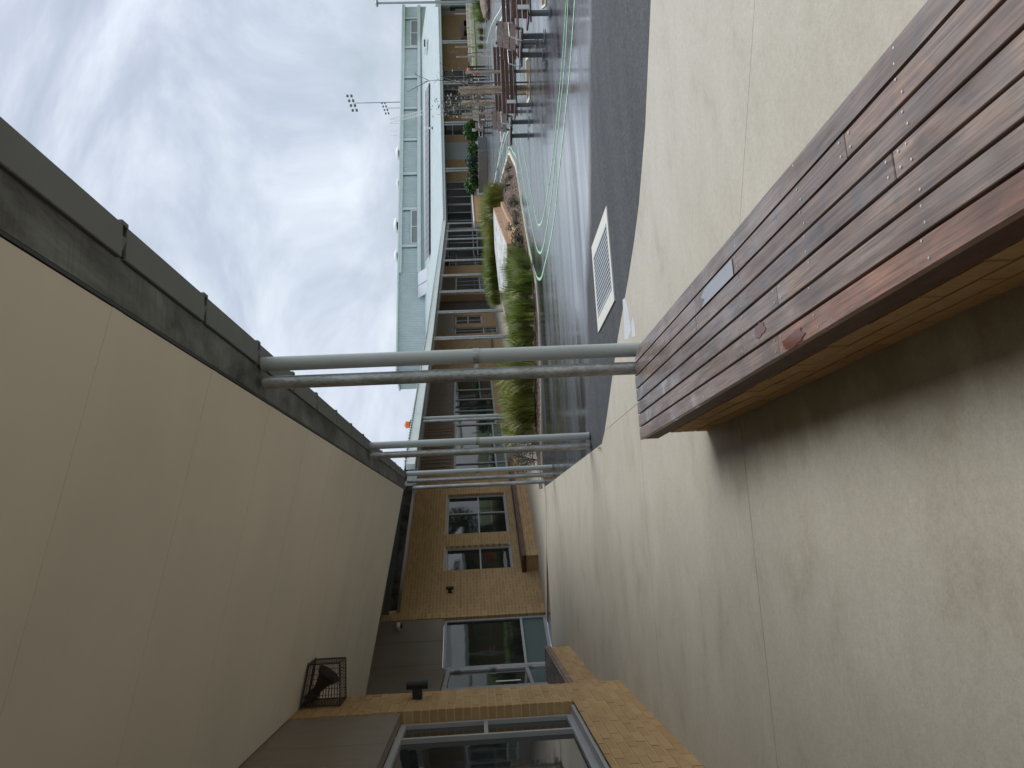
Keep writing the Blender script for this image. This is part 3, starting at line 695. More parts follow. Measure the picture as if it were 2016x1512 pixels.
m = MB(); m.tube(GP(767, 234), GP(767, 271), .04, n=6); m.tube(GP(776, 234), GP(776, 270), .03, n=6); m.build('rail', MAT['white'], gr)
for y in (235, 243, 258, 267):
    m = MB(); m.tube(GP(767, y), GP(787, y), .03, n=6); m.build('post', MAT['white'], gr)
# floodlight masts far away
def mast(px_top, y, dist, zbot, n, lab):
    r = ray(px_top, y).normalized()*dist; top = CAM+r
    o = empty('floodlight_mast', (top.x, top.y, 0)); tag(o, lab, 'light mast')
    m = MB(); m.tube((0, 0, 0), (0, 0, top.z), .14, .08, n=8); m.build('mast', MAT['shutter'], o)
    side = Vector((RR.x, RR.y, 0)).normalized()
    for k in range(n):
        for j in (0, 1):
            c = side*(k-(n-1)/2)*1.1 + Vector((0, 0, top.z+.1+j*.9+(k-(n-1)/2)*.35))
            m = MB(); m.box((c.x-.24, c.y-.2, c.z-.24), (c.x+.24, c.y+.2, c.z+.24)); m.build('lamp', MAT['steel'], o)
    m = MB(); m.bar(side*-1.9+Vector((0, 0, top.z-.3)), side*1.9+Vector((0, 0, top.z+.7)), .07, .07); m.build('crossarm', MAT['shutter'], o)
mast(698, 203, 190, 0, 4, 'taller floodlight mast standing behind the hall')
mast(762, 213, 260, 0, 4, 'shorter more distant floodlight mast behind the hall')
# things on the far roof
def roof_obj(px_, py): return roofp(px_, py)
sol = empty('solar_array'); tag(sol, 'long dark row of solar panels low on the far wing roof', 'solar panels')
sy = [y for y in range(165, 505, 14)]
for k in range(len(sy)-1):
    pts = [roofp(846+(sy[k]-165)*.006, sy[k]), roofp(846+(sy[k+1]-165)*.006, sy[k+1]-1)]
    m = MB(); a_, b_ = pts; up_ = -FCf.n*1.0+Vector((0, 0, TC)); up_.normalize()
    lift = Vector((0, 0, .16)); L_ = 1.1
    m.hexa([a_+lift*.4, b_+lift*.4, b_+up_*L_+lift*2.2, a_+up_*L_+lift*2.2, a_+lift*.6, b_+lift*.6, b_+up_*L_+lift*2.5, a_+up_*L_+lift*2.5]); m.build('solar_panel', MAT['solar'], sol)
p_ = roofp(847, 165); q_ = roofp(848, 500)
m = MB(); m.bar(p_+Vector((0, 0, .10)), q_+Vector((0, 0, .10)), .2, .14); m.build('front_rail', MAT['black'], sol)
col = empty('solar_heater'); tag(col, 'tilted pair of pale solar hot water collectors on the roof beyond the veranda posts', 'solar heater')
base = roofp(843, 548); sdir = FCf.d
def cq(dx, z): s_, zz = None, None
A_ = roofp(842, 527); dist_ = (A_-CAM).dot(FF)
def atd(px_, py, d_=dist_): r = ray(px_, py); return CAM + r*(d_/r.dot(FF))
for (y0, y1) in ((526, 551), (553, 576)):
    c4_ = [atd(841, y0, dist_), atd(841, y1, dist_), atd(823, y1+11, dist_+1.2), atd(823, y0+11, dist_+1.2)]
    m = MB(); dz = Vector((0, 0, -.08)); m.hexa([v+dz for v in c4_]+c4_); m.build('collector', MAT['collector'], col)
for y in (528, 550, 574): m = MB(); m.tube(atd(842, y, dist_), atd(826, y+9, dist_+1.5)+Vector((0, 0, -.3)), .03, n=5); m.tube(atd(826, y+9, dist_+1.4), atd(838, y+9, dist_+1.4), .03, n=5); m.build('stand', MAT['galv'], col)
flues = [(252, 838, 852, 'thin white flue with a cap beside the solar panels'), (273, 838.5, 852, 'small white flue right of the louvre on the far roof'),]
for i, (y, x0, x1, lab) in enumerate([(252, 838, 852, 'white flue with cap standing in front of the solar panel row'), (643, 824, 841, 'white capped flue left of the tilted solar collectors'), (675, 819, 836, 'white capped flue closest to the nearest veranda post')]):
    bse = roofp(x1, y) if y < 300 else FF_.p(FF_.px(842, y)[0], -1.5, 3.65)
    d_ = (bse-CAM).dot(FF); tp = atd(x0, y, d_)
    o = empty('flue', bse); tag(o, lab, 'flue')
    r_ = 1.4*d_/FPX*1.3; m = MB(); m.tube((0, 0, 0), (0, 0, (tp-bse).z), r_, n=10); m.build('pipe', MAT['zinc'], o)
    m = MB(); m.lathe((0, 0, (tp-bse).z), [(r_*2.1, 0), (r_*2, r_*1.2), (r_*.6, r_*1.6)]); m.build('cap', MAT['white'], o)
    m = MB(); m.lathe((0, 0, -.02), [(r_*2.2, 0), (r_*1.1, .12)]); m.build('flashing', MAT['black'], o)
o = empty('roof_unit', roofp(842, 92)); tag(o, 'small white boxy vent low on the far roof near the right', 'roof vent')
m = MB(); m.fbox(Fr(73, 0), -.9, .9, -.5, .5, 0, .45); m.build('housing', MAT['white'], o); m = MB(); m.fbox(Fr(73, 0), -.6, .6, .5, .53, .25, .40); m.build('slot', MAT['black'], o)
# ------------------------------------------------------------------ veranda posts
def post(base, zt, off, r=.05, rp=.045, zb=0, lab='', grp=None, clampz=1.52, n=20, cat='post', zp=None):
    o = empty('veranda_post', (base[0], base[1], zb)); tag(o, lab, cat, grp)
    m = MB(); m.tube((0, 0, 0), (0, 0, zt-zb), r, n=n); m.build('column', MAT['post'], o, smooth=True)
    m = MB(); m.tube((off[0], off[1], 0), (off[0], off[1], zt-zb-.01), rp, n=n); m.build('downpipe', MAT['galv'], o, smooth=True)
    if clampz:
        m = MB(); m.tube((0, 0, clampz-.022), (0, 0, clampz+.022), r+.004, n=n); m.tube((off[0], off[1], clampz-.022), (off[0], off[1], clampz+.022), rp+.003, n=n)
        v = Vector((off[0], off[1], 0)); u_ = v.normalized(); m.bar(u_*r+Vector((0, 0, clampz)), v-u_*rp+Vector((0, 0, clampz)), .012, .03)
        m.tube(u_*(r+.012)+Vector((-.02, -.03, clampz)), u_*(r+.012)+Vector((-.02, .03, clampz)), .008, n=6)
        m.build('clamp', MAT['galv'], o)
    if zb == 0 and n > 12:
        m = MB(); m.tube((0, 0, 0), (0, 0, .012), r+.008, n=n); m.build('base_ring', MAT['galv'], o)
    return o
post((1.222, 5.17), 2.985, (-.128, .012), lab='nearest grey veranda post at the end of the timber bench, with its galvanised downpipe', clampz=1.53)
post((1.275, 10.42), 2.985, (-.135, .0), lab='second grey veranda post along the path, standing on the dark asphalt', clampz=1.53)
p3 = post((1.325, 15.78), 2.985, (-.15, 0), lab='third grey veranda post, where the near soffit ends', clampz=1.53)
o = empty('downpipe', (1.17, 17.85, 0)); tag(o, 'lone galvanised downpipe behind the third post at the roof junction', 'downpipe')
m = MB(); m.tube((0, 0, .0), (0, 0, 3.05), .045, n=18); m.build('pipe', MAT['galv'], o, smooth=True)
m = MB(); m.tube((0, 0, 1.50), (0, 0, 1.55), .05, n=18); m.build('clamp', MAT['galv'], o)
m = MB(); m.box((-.16, -.02, .05), (-.05, .03, .13)); m.build('outlet', MAT['galv'], o)
FP = Fr(30, -8.35)
sB = [21.55, 25.3, 30.6, 35.2, 39.75, 44.3, 49.4, 54.2, 58.9, 63.6, 68.5]
words = ['before the glazed doors', 'mostly hidden by the nearest post', 'third of the angled wing, behind tussocks', 'fourth of the angled wing, before the small window', 'fifth along the angled wing, by the dark passage',
         'sixth along the angled wing, behind the long grass', 'seventh along the angled wing, behind the long grass', 'eighth along the angled wing', 'ninth along the angled wing', 'tenth along the angled wing', 'last of the angled wing, at the far corner']
for s, wd in zip(sB, words):
    p = FP.p(s, 0, 0); q = FB.d*(-.17)+FB.n*(-.03)
    post((p.x, p.y), zf(s)-.02, (q.x, q.y), lab='slim grey veranda post and pipe, '+wd, grp='posts of the angled wing', n=14)
for y, wd in ((332, 'above the raised steel bed'), (241, 'by the leafy shrub'), (161, 'beside the bare young tree'), (81, 'in front of the long brick wall'), (6, 'at the far right edge')):
    s, _ = FCf.px(900, y, -.15); p = FCf.p(s, -.15, 0); q = FCf.d*(-.30)
    post((p.x, p.y), 3.33, (q.x, q.y), r=.09, rp=.08, zb=.05, lab='pale post of the far wing, '+wd, grp='posts of the far wing', clampz=None, n=12)
# ------------------------------------------------------------------ benches
def board(mm, name, x0, x1, y0, y1, z0, z1, parent, mt):
    m = MB(); cx, cy = (x0+x1)/2, (y0+y1)/2
    m.box((x0-cx, y0-cy, z0), (x1-cx, y1-cy, z1)); o = m.build(name, mt, parent, bevel=.0025); o.location = (cx, cy, 0); return o
bench = empty('timber_bench', (0, 0, 0)); tag(bench, 'long foreground bench of wet hardwood boards on a tan brick base', 'bench')
X0, X1, YE = .585, 1.19, 5.12
wB = (X1-X0+.007)/7
joints = {0: [.6, 3.38], 1: [2.0], 2: [3.0, .2], 3: [3.52, 1.0], 4: [.3], 5: [1.35, 3.92], 6: [2.6]}
joints = {0: [2.66], 1: [3.02], 2: [2.62], 3: [1.8], 4: [3.62], 5: [2.02], 6: [.9]}
for k in range(7):
    xa = X0+k*wB; xb = xa+wB-.009; ye = YE
    cuts = [-2.2]+sorted(joints[k])+[ye]
    for y0, y1 in zip(cuts[:-1], cuts[1:]):
        mtx = MAT['deck_red'] if k == 0 and y1 < 3 else MAT['deck']
        zt = .45+random.uniform(-.0012, .0012)
        if k >= 5 and y1 == ye:       # notched round the post
            m = MB(); c = (xa, (y0+y1)/2)
            if k == 6: poly = [(xa, y0), (xb, y0), (xb, 4.98), (xa+.02, 5.06), (xa, 5.06)]
            else: poly = [(xa, y0), (xb, y0), (xb, 5.08), (xb-.02, 5.12), (xa, 5.12)]
            m.prism([(p[0]-c[0], p[1]-c[1]) for p in poly], .425, zt); o = m.build('board', mtx, bench); o.location = (c[0], c[1], 0)
        else: board(None, 'board', xa, xb, y0+.0015, y1-.0015, .425, zt, bench, mtx)
    # screws, pairs at each joist
m = MB()
for yj in (-.2, .45, 1.08, 1.72, 2.35, 2.98, 3.62, 4.25, 4.75, 5.05):
    for k in range(7):
        xa = X0+k*wB
        for f_ in (.24, .76):
            if random.random() < .95: sx_, sy_ = xa+wB*f_+random.uniform(-.005, .005), yj+random.uniform(-.014, .014); m.tube((sx_, sy_, .4485), (sx_, sy_, .4516), .0036, n=8)
for k in range(7):
    for jy in joints[k]:
        for f_ in (.25, .75):
            for e_ in (-.03, .03): m.tube((X0+k*wB+wB*f_, jy+e_, .4485), (X0+k*wB+wB*f_, jy+e_, .4518), .0042, n=8)
o = m.build('screws', MAT['screw'], bench); o['kind'] = 'stuff'
board(None, 'edge_board', X0+.004, X0+.03, -2.2, YE-.002, .325, .423, bench, MAT['fascia_wood'])
m = MB(); m.box((X0+.032, YE-.03, .33), (X1-.002, YE-.004, .423)); m.build('end_board', MAT['fascia_wood'], bench)
m = MB(); m.box((X0+.04, -2.2, .345), (X1-.02, YE-.035, .424)); m.build('joists', MAT['black'], bench)
FN = Fr(0, .0); 
class FrW(Fr):
    pass
FW = Fr(180, -.622)           # west face of the base, faces -X
brickwork(FW, bench, [(-5.08, 2.2, 0, .345)], [], MAT['brick'], MAT['mortar'], 90, seed=21, depth=.05, mt=-.05)
FN2 = Fr(90, 0); FNn = Fr(-90, 5.085)  # north end face
brickwork(FNn, bench, [(-1.13, -.63, 0, .345)], [], MAT['brick'], MAT['mortar'], 30, seed=22, depth=.05, mt=-.05)
m = MB(); m.box((.68, -2.2, 0), (1.14, 5.02, .345)); m.build('base_core', MAT['mortar'], bench)
# puddles on the boards
def blob(poly, z, mt, name, lab, cat, th=.0012):
    m = MB(); m.prism(poly, z, z+th); o = m.build(name, mt); tag(o, lab, cat); return o
m = mat('puddle', (.13, .125, .135), .06, spec=.9); MAT['puddle'] = m; m.node_tree.nodes['Principled BSDF'].inputs['Coat Weight'].default_value = 1; m.node_tree.nodes['Principled BSDF'].inputs['Coat Roughness'].default_value = .02
MAT['puddle_red'] = mat('puddle_red', (.13, .045, .028), .09, spec=.6)
m = mat('puddle_pale', (.36, .34, .30), .05, spec=.7); MAT['puddle2'] = m; m.node_tree.nodes['Principled BSDF'].inputs['Coat Weight'].default_value = 1; m.node_tree.nodes['Principled BSDF'].inputs['Coat Roughness'].default_value = .02
def wobbly(cx, cy, rx, ry, n=18, seed=0):
    r = random.Random(seed); return [(cx+rx*math.cos(a)*(1+r.uniform(-.25, .2)), cy+ry*math.sin(a)*(1+r.uniform(-.25, .2))) for a in [2*math.pi*i/n for i in range(n)]]
pc = gz(1410, 605, .45)
blob([(1.020, 3.03), (1.093, 3.03), (1.093, 3.42), (1.07, 3.50), (1.045, 3.44), (1.02, 3.50)], .4515, MAT['puddle'], 'puddle', 'silvery film of rain water on a bench board beside a butt joint', 'puddle')
blob(wobbly(gz(1497, 650, .45).x, gz(1497, 650, .45).y, .026, .06, seed=2), .4515, MAT['puddle_red'], 'puddle', 'small rain puddle on the second bench board from the path', 'puddle')
blob(wobbly(gz(1562, 668, .45).x, gz(1562, 668, .45).y, .026, .10, seed=4), .4515, MAT['puddle_red'], 'puddle', 'reddish rain puddle on the bench board nearest the path side', 'puddle')
for i, (poly, lb) in enumerate((([(1226, 590), (1231, 586), (1237, 606), (1240, 632), (1243, 650), (1237, 668), (1230, 668), (1229, 640)], 'pale rain puddle on the path edge right of the nearest post'), ([(1246, 622), (1250, 640), (1252, 662), (1245, 664), (1243, 640)], 'narrow rain puddle on the path beside the bench corner'))):
    blob([(gz(x, y).x, gz(x, y).y) for x, y in poly], .0005, MAT['puddle2'], 'puddle', lb, 'puddle')
# wall bench in front of the two windows
b2 = empty('wall_bench'); tag(b2, 'low brick bench with dark red timber top under the two windows of the angled wing', 'bench')
brickwork(Fr(30, -11.0), b2, [(17.95, 24.2, 0, .36)], [], MAT['brick'], MAT['mortar'], 120, seed=31, depth=.05, mt=-.05)
m = MB(); m.fbox(FB, 17.98, 24.2, .0, .46, 0, .355); m.build('base_core', MAT['brick'], b2)
FBe = Fr(120-180+0, 0)
for k in range(4):
    m = MB(); m.fbox(FB, 17.9, 24.25, .02+k*.13, .02+k*.13+.12, .40, .45); o = m.build('board', MAT['slat'], b2)
m = MB(); m.fbox(FB, 17.9, 24.25, .505, .53, .33, .40); m.build('edge_board', MAT['slat'], b2)
m = MB(); m.fbox(FB, 17.90, 17.93, .02, .5, .33, .395); m.build('end_board', MAT['fascia_wood'], b2)
# recess bench
b3 = empty('recess_bench'); tag(b3, 'short brick bench with red brown timber edge beside the glazed doors', 'bench')
brickwork(Fr(0, -2.045), b3, [(9.44, 14.72, 0, .345)], [], MAT['brick'], MAT['mortar'], 150, seed=41, depth=.05, mt=-.05)
m = MB(); m.box((-2.62, 9.44, 0), (-2.1, 14.70, .345)); m.build('base_core', MAT['brick'], b3)
for k in range(5): board(None, 'board', -2.03-(k+1)*.118, -2.03-k*.118-.008, 9.43, 14.76, .42, .45, b3, MAT['deck'])
board(None, 'edge_board', -2.055, -2.03, 9.43, 14.76, .345, .418, b3, MAT['deck_red'])
# far wing B little bench
b4 = empty('wall_bench'); tag(b4, 'small dark timber bench on brick against the angled wing right of the nearest post', 'bench')
m = MB(); m.fbox(FB, 37.0, 40.2, .02, .5, .4, .47); m.build('seat', MAT['slat'], b4)
m = MB(); m.fbox(FB, 37.1, 40.1, .02, .44, 0, .4); m.build('base', MAT['brick_far'], b4)
# ------------------------------------------------------------------ fittings on walls
def lamp(F, s, z, h, r, lab):
    o = empty('wall_lamp', F.p(s, 0, z)); tag(o, lab, 'lamp')
    m = MB(); c = F.n*(.16*r/.055); m.tube(c+Vector((0, 0, -h/2)), c+Vector((0, 0, h/2)), r, n=18); m.build('shade', MAT['black'], o, smooth=True)
    m = MB(); m.fbox(Fr(math.degrees(math.atan2(F.d.x, F.d.y)), 0), -.045, .045, 0, .12, -h*.22, h*.22); m.build('bracket', MAT['black'], o)
s_, z_ = FA.px(822, 1376); lamp(FA, s_, z_, .235, .052, 'black cylindrical wall lamp on the brick pier near the loudspeaker')
s_, z_ = FB.px(886, 1166); lamp(FB, s_, z_, .20, .045, 'small black wall lamp between the doors and the windows')
s_, z_ = FB.px(787, 1238, 0); o = empty('security_camera', FB.p(s_, 0, z_)); tag(o, 'white and black dome security camera high on the brown panel', 'camera')
m = MB(); m.lathe((0, 0, 0), [(.02, -.02), (.075, -.02), (.08, .0), (.08, .05), (.05, .07)], 16); q = m.build('housing', MAT['white'], o); q.location = FB.n*.09
m = MB(); m.lathe((0, 0, -.02), [(.01, -.055), (.045, -.04), (.062, 0)], 16); q = m.build('dome', MAT['black'], o); q.location = FB.n*.09
m = MB(); m.fbox(Fr(30, 0), -.05, .05, 0, .06, -.02, .05); m.build('mount', MAT['white'], o)
# caged horn loudspeaker
sp = empty('cage'); tag(sp, 'wire guard cage fixed under the soffit at the top of the brick pier', 'cage')
cx0, cx1, cy0, cy1 = -1.70, -1.27, 8.86, 9.24; ct = 3.555; cb = 3.13
def ctop(x): return zs(x)-.012
m = MB()
for x in (cx0, cx1):
    for y in (cy0, cy1):
        m.bar((x, y, cb), (x, y, ctop(x)), .014, .014, up=(1, 0, 0))
    m.bar((x, cy0, cb), (x, cy1, cb), .014, .014); m.bar((x, cy0, ctop(x)), (x, cy1, ctop(x)), .02, .02)
for y in (cy0, cy1): m.bar((cx0, y, cb), (cx1, y, cb), .014, .014); m.bar((cx0, y, ctop(cx0)), (cx1, y, ctop(cx1)), .02, .02)
m.build('edge_frame', MAT['wire'], sp)
m = MB()
nb = 13
for i in range(1, nb):
    t_ = i/nb; x = cx0+(cx1-cx0)*t_; y = cy0+(cy1-cy0)*t_; 
    for yq in (cy0, cy1):
        zz = cb+(ctop(cx0)-cb)*t_; m.tube((cx0, yq, zz-.0*t_), (cx1, yq, cb+(ctop(cx1)-cb)*t_), .0032, n=4)
    for xq in (cx0, cx1): zz = cb+(ctop(xq)-cb)*t_; m.tube((xq, cy0, zz), (xq, cy1, zz), .0032, n=4)
    m.tube((x, cy0, cb), (x, cy1, cb), .0032, n=4)
for i in range(1, 4):
    t_ = i/4; x = cx0+(cx1-cx0)*t_; y = cy0+(cy1-cy0)*t_
    for yq in (cy0, cy1): m.tube((x, yq, cb), (x, yq, ctop(x)), .0034, n=4)
    for xq in (cx0, cx1): m.tube((xq, y, cb), (xq, y, ctop(xq)), .0034, n=4)
    m.tube((cx0, y, cb), (cx1, y, cb), .0034, n=4)
m.build('mesh_bars', MAT['wire'], sp)
m = MB(); m.hexa([(cx0-.02, cy0-.03, ctop(cx0)+.0), (cx1+.02, cy0-.03, ctop(cx1+.02)), (cx1+.02, cy0+.02, ctop(cx1+.02)), (cx0-.02, cy0+.02, ctop(cx0)),
    (cx0-.02, cy0-.03, ctop(cx0)+.008), (cx1+.02, cy0-.03, ctop(cx1+.02)+.008), (cx1+.02, cy0+.02, ctop(cx1+.02)+.008), (cx0-.02, cy0+.02, ctop(cx0)+.008)]); 
m.hexa([(cx0-.02, cy1-.02, ctop(cx0)), (cx1+.02, cy1-.02, ctop(cx1+.02)), (cx1+.02, cy1+.03, ctop(cx1+.02)), (cx0-.02, cy1+.03, ctop(cx0)), (cx0-.02, cy1-.02, ctop(cx0)+.008), (cx1+.02, cy1-.02, ctop(cx1+.02)+.008), (cx1+.02, cy1+.03, ctop(cx1+.02)+.008), (cx0-.02, cy1+.03, ctop(cx0)+.008)]); m.build('fixing_plate', MAT['beam'], sp)
ho = empty('loudspeaker', (-1.60, 9.05, 3.44)); tag(ho, 'dark horn loudspeaker hanging inside the wire cage', 'loudspeaker')
m = MB(); d_ = Vector((.62, -.10, -.52)).normalized(); n_ = 20; pr = [(.045, 0), (.05, .06), (.062, .12), (.09, .19), (.135, .26), (.14, .265)]
u_ = d_.orthogonal().normalized(); v_ = d_.cross(u_); vs = []
for r_, a_ in pr:
    for i in range(n_): an = 2*math.pi*i/n_; vs.append(d_*a_+u_*r_*math.cos(an)+v_*r_*math.sin(an))
m.add(vs, [(j*n_+i, j*n_+(i+1) % n_, (j+1)*n_+(i+1) % n_, (j+1)*n_+i) for j in range(len(pr)-1) for i in range(n_)]+[tuple(range(n_))]); m.build('horn', MAT['horn'], ho, smooth=True)
m = MB(); m.tube(-d_*.09, d_*.01, .062, n=16); m.build('driver', MAT['horn'], ho)
m = MB(); m.bar((-.02, -.09, .08), (-.02, -.09, -.05), .03, .006); m.bar((-.02, .09, .08), (-.02, .09, -.05), .03, .006); m.bar((-.02, -.09, .08), (-.02, .09, .08), .03, .006); m.build('bracket', MAT['black'], ho)
# ------------------------------------------------------------------ drain grate and court markings
dg = empty('drain_grate'); tag(dg, 'diamond shaped concrete framed steel drain grate set in the asphalt', 'drain')
g4 = [Vector((3.53, 7.93, 0)), Vector((3.49, 9.09, 0)), Vector((2.38, 9.07, 0)), Vector((2.42, 7.90, 0))]
g4 = [gz(1194, 405), gz(1165, 487), gz(1178, 655), gz(1210, 592)]
cen = sum(g4, Vector())/4
def ins(f): return [cen+(p-cen)*f for p in g4]
def lerp4(u, v):  # bilinear in the grate
    return g4[0].lerp(g4[1], u).lerp(g4[3].lerp(g4[2], u), v)
def quadring(u0, u1, v0, v1, z0, z1, mt, nm):
    m = MB()
    def cell(a, b, c, d):
        P_ = [lerp4(a, c), lerp4(b, c), lerp4(b, d), lerp4(a, d)]
        m.hexa([Vector((p.x, p.y, z0)) for p in P_]+[Vector((p.x, p.y, z1)) for p in P_])
    cell(0, 1, 0, v0); cell(0, 1, v1, 1); cell(0, u0, v0, v1); cell(u1, 1, v0, v1); m.build(nm, mt, dg)
quadring(.075, .925, .15, .86, -.04, .004, MAT['grout'], 'surround')
m = MB(); P_ = [lerp4(.075, .15), lerp4(.925, .15), lerp4(.925, .86), lerp4(.075, .86)]; m.prism([(p.x, p.y) for p in P_], -.0115, -.008); m.build('sump', MAT['black'], dg)
m = MB(); n_ = 22
for i in range(n_+1):
    u = .09+(.91-.09)*i/n_; a_, b_ = lerp4(u, .165), lerp4(u, .845); m.bar(a_+Vector((0, 0, -.001)), b_+Vector((0, 0, -.001)), .006, .012)
m.build('bearing_bars', MAT['grate'], dg)
m = MB()
for i in range(15):
    v = .17+(.84-.17)*i/14; a_, b_ = lerp4(.09, v), lerp4(.91, v); m.bar(a_+Vector((0, 0, .0)), b_+Vector((0, 0, .0)), .022, .010)
for v in (.17, .84): a_, b_ = lerp4(.09, v), lerp4(.91, v); m.bar(a_, b_, .03, .016)
m.build('cross_bars', MAT['grate'], dg)
def spline(pts, n=8):
    res = []; P_ = [pts[0]]+pts+[pts[-1]]
    for i in range(1, len(P_)-2):
        p0, p1, p2, p3 = [Vector(q) for q in P_[i-1:i+3]]
        for k in range(n):
            t = k/n; res.append(.5*((2*p1)+(-p0+p2)*t+(2*p0-5*p1+4*p2-p3)*t*t+(-p0+3*p1-3*p2+p3)*t**3))
    res.append(Vector(pts[-1])); return res
def line(pix, wid, mt, lab):
    pts = spline([gz(x, y, -.008) for x, y in pix]); m = MB(); vs = []
    for i, p in enumerate(pts):
        t = (pts[min(i+1, len(pts)-1)]-pts[max(i-1, 0)]); t.z = 0; t.normalize(); q = Vector((-t.y, t.x, 0))*wid/2; vs += [p-q, p+q]
    m.add([(v.x, v.y, -.008) for v in vs], [(2*i, 2*i+1, 2*i+3, 2*i+2) for i in range(len(pts)-1)])
    o = m.build('court_line', mt); tag(o, lab, 'painted line', 'green lines painted on the asphalt'); o['kind'] = 'structure'; return o
line([(990, 345), (1001, 291), (1010, 300), (1016, 310), (1018, 330), (1027, 395), (1036, 455), (1047, 510), (1055, 540), (1060, 549), (1066, 545), (1075, 510), (1084, 470), (1092, 420), (1099, 350), (1107, 280), (1114, 210), (1121, 140), (1127, 60), (1131, 0), (1134, -60)], .06, MAT['green'], 'outermost pale green painted loop')
line([(975, 345), (990, 290), (1001, 257), (1010, 262), (1020, 300), (1031, 360), (1042, 420), (1053, 475), (1061, 497), (1068, 490), (1076, 450), (1085, 390), (1092, 320), (1100, 240), (1108, 160), (1114, 80), (1118, 0), (1120, -60)], .05, MAT['green'], 'middle pale green painted loop')
line([(1020, 252), (1030, 300), (1041, 355), (1050, 405), (1057, 437), (1062, 443), (1068, 432), (1076, 390), (1085, 330), (1093, 260), (1101, 180), (1108, 100), (1114, 10), (1118, -60)], .045, MAT['green'], 'innermost pale green painted loop')
line([(968, 400), (966, 370), (970, 365), (975, 350), (984, 300), (996, 245), (1005, 180)], .07, MAT['pale_line'], 'faint far painted line near the raised garden bed')
line([(958, 85), (964, 60), (972, 40), (984, 20), (992, 0)], .045, MAT['pale_line'], 'faint painted line at the far right beyond the benches')
line([(985, 110), (978, 100), (976, 60), (990, 30), (1000, 0)], .06, MAT['pale_line'], 'faint painted curve beyond the second bench')
blob([(p.x, p.y) for p in [gz(1071+6*math.sin(a), 126+13*math.cos(a)) for a in [2*math.pi*i/16 for i in range(16)]]], -.011, MAT['water'], 'manhole', 'small black wet patch on the asphalt right of the near bench', 'patch', .002)
# ------------------------------------------------------------------ garden bed
kp = [(1.13, 18.46), (1.78, 18.29), (2.90, 17.63), (4.00, 17.13), (4.90, 16.91), (5.70, 17.10), (6.69, 18.08), (7.74, 19.02), (9.12, 20.17), (10.44, 21.13), (10.95, 21.55), (12.87, 24.32), (14.39, 28.85), (15.50, 32.43)]
bk = [FF_.p(s, .12, 0) for s in (38, 35, 31, 27, 23, 19.2)]
bedpoly = kp + [(v.x, v.y) for v in bk]
m = MB(); vs = [(p[0], p[1], .004) for p in bedpoly]; cenb = (7.2, 24.0, .02)
m.add(vs+[cenb], [(i, (i+1) % len(vs), len(vs)) for i in range(len(vs))]); o = m.build('mulch_bed', MAT['mulch']); o['kind'] = 'structure'
kb = empty('garden_kerb'); tag(kb, 'thin pale concrete kerb edging the mulched garden bed', 'kerb')
for p, q in zip(kp[:-1], kp[1:]):
    m = MB(); m.bar((p[0], p[1], -.012), (q[0], q[1], -.012), (.14 if p[0] > 10 else .05), .044); m.build('kerb_length', MAT['kerb'], kb)
def inpoly(x, y, poly):
    c = False; n = len(poly)
    for i in range(n):
        x1, y1 = poly[i]; x2, y2 = poly[(i+1) % n]
        if (y1 > y) != (y2 > y) and x < (x2-x1)*(y-y1)/(y2-y1)+x1: c = not c
    return c
rnd = random.Random(5); vs = []; fs = []
while len(fs) < 9000:
    x = rnd.uniform(1.2, 15); y = rnd.uniform(16.9, 31)
    if not inpoly(x, y, bedpoly): continue
    a = rnd.uniform(0, 6.28); l_ = rnd.uniform(.02, .055); w_ = rnd.uniform(.006, .018); z = rnd.uniform(.01, .035); tz = rnd.uniform(-.02, .02)
    c_, s2 = math.cos(a), math.sin(a); b_ = len(vs)
    for u, v in ((-l_, -w_), (l_, -w_), (l_, w_), (-l_, w_)): vs.append((x+u*c_-v*s2, y+u*s2+v*c_, z+tz*u/l_))
    fs.append((b_, b_+1, b_+2, b_+3))
me = bpy.data.meshes.new('wood_chips'); me.from_pydata(vs, [], fs); me.materials.append(MAT['chips'])
o = bpy.data.objects.new('wood_chips', me); C.objects.link(o); o['kind'] = 'stuff'; o['label'] = 'loose brown and grey bark chips scattered over the garden bed'; o['category'] = 'mulch'
# tussocks
def blades(name, n, h, spread, mt, seed, wd=.006, droop=.6):
    r = random.Random(seed); vs = []; fs = []
    for _ in range(n):
        a = r.uniform(0, 6.28); rr = r.uniform(0, .14)*spread/.5; L_ = h*r.uniform(.55, 1.15); lean = r.uniform(.05, 1.0)*spread/h
        bx, by = rr*math.cos(a+r.uniform(-1, 1)), rr*math.sin(a+r.uniform(-1, 1)); dx, dy = math.cos(a), math.sin(a)
        px_, py_ = -dy, dx; w_ = wd*r.uniform(.6, 1.4); b_ = len(vs); K = 5
        for k in range(K):
            t = k/(K-1); o_ = lean*L_*(t**1.8); z = L_*(t - droop*lean*t**3*.75); ww = w_*(1-t*.92)
            vs.append((bx+dx*o_-px_*ww, by+dy*o_-py_*ww, max(z, .02))); vs.append((bx+dx*o_+px_*ww, by+dy*o_+py_*ww, max(z, .02)))
        fs += [(b_+2*k, b_+2*k+1, b_+2*k+3, b_+2*k+2) for k in range(K-1)]
    me = bpy.data.meshes.new(name); me.from_pydata(vs, [], fs); me.materials.append(mt); return me
TG = [blades('tussock_a', 430, .80, .62, MAT['grass'], 1, .0105, .5), blades('tussock_b', 400, .74, .70, MAT['grass'], 2, .0105, .5), blades('tussock_c', 400, .84, .72, MAT['grass_y'], 3, .0095, .5), blades('tussock_d', 300, .5, .5, MAT['grass'], 4, .008)]
tn = 0
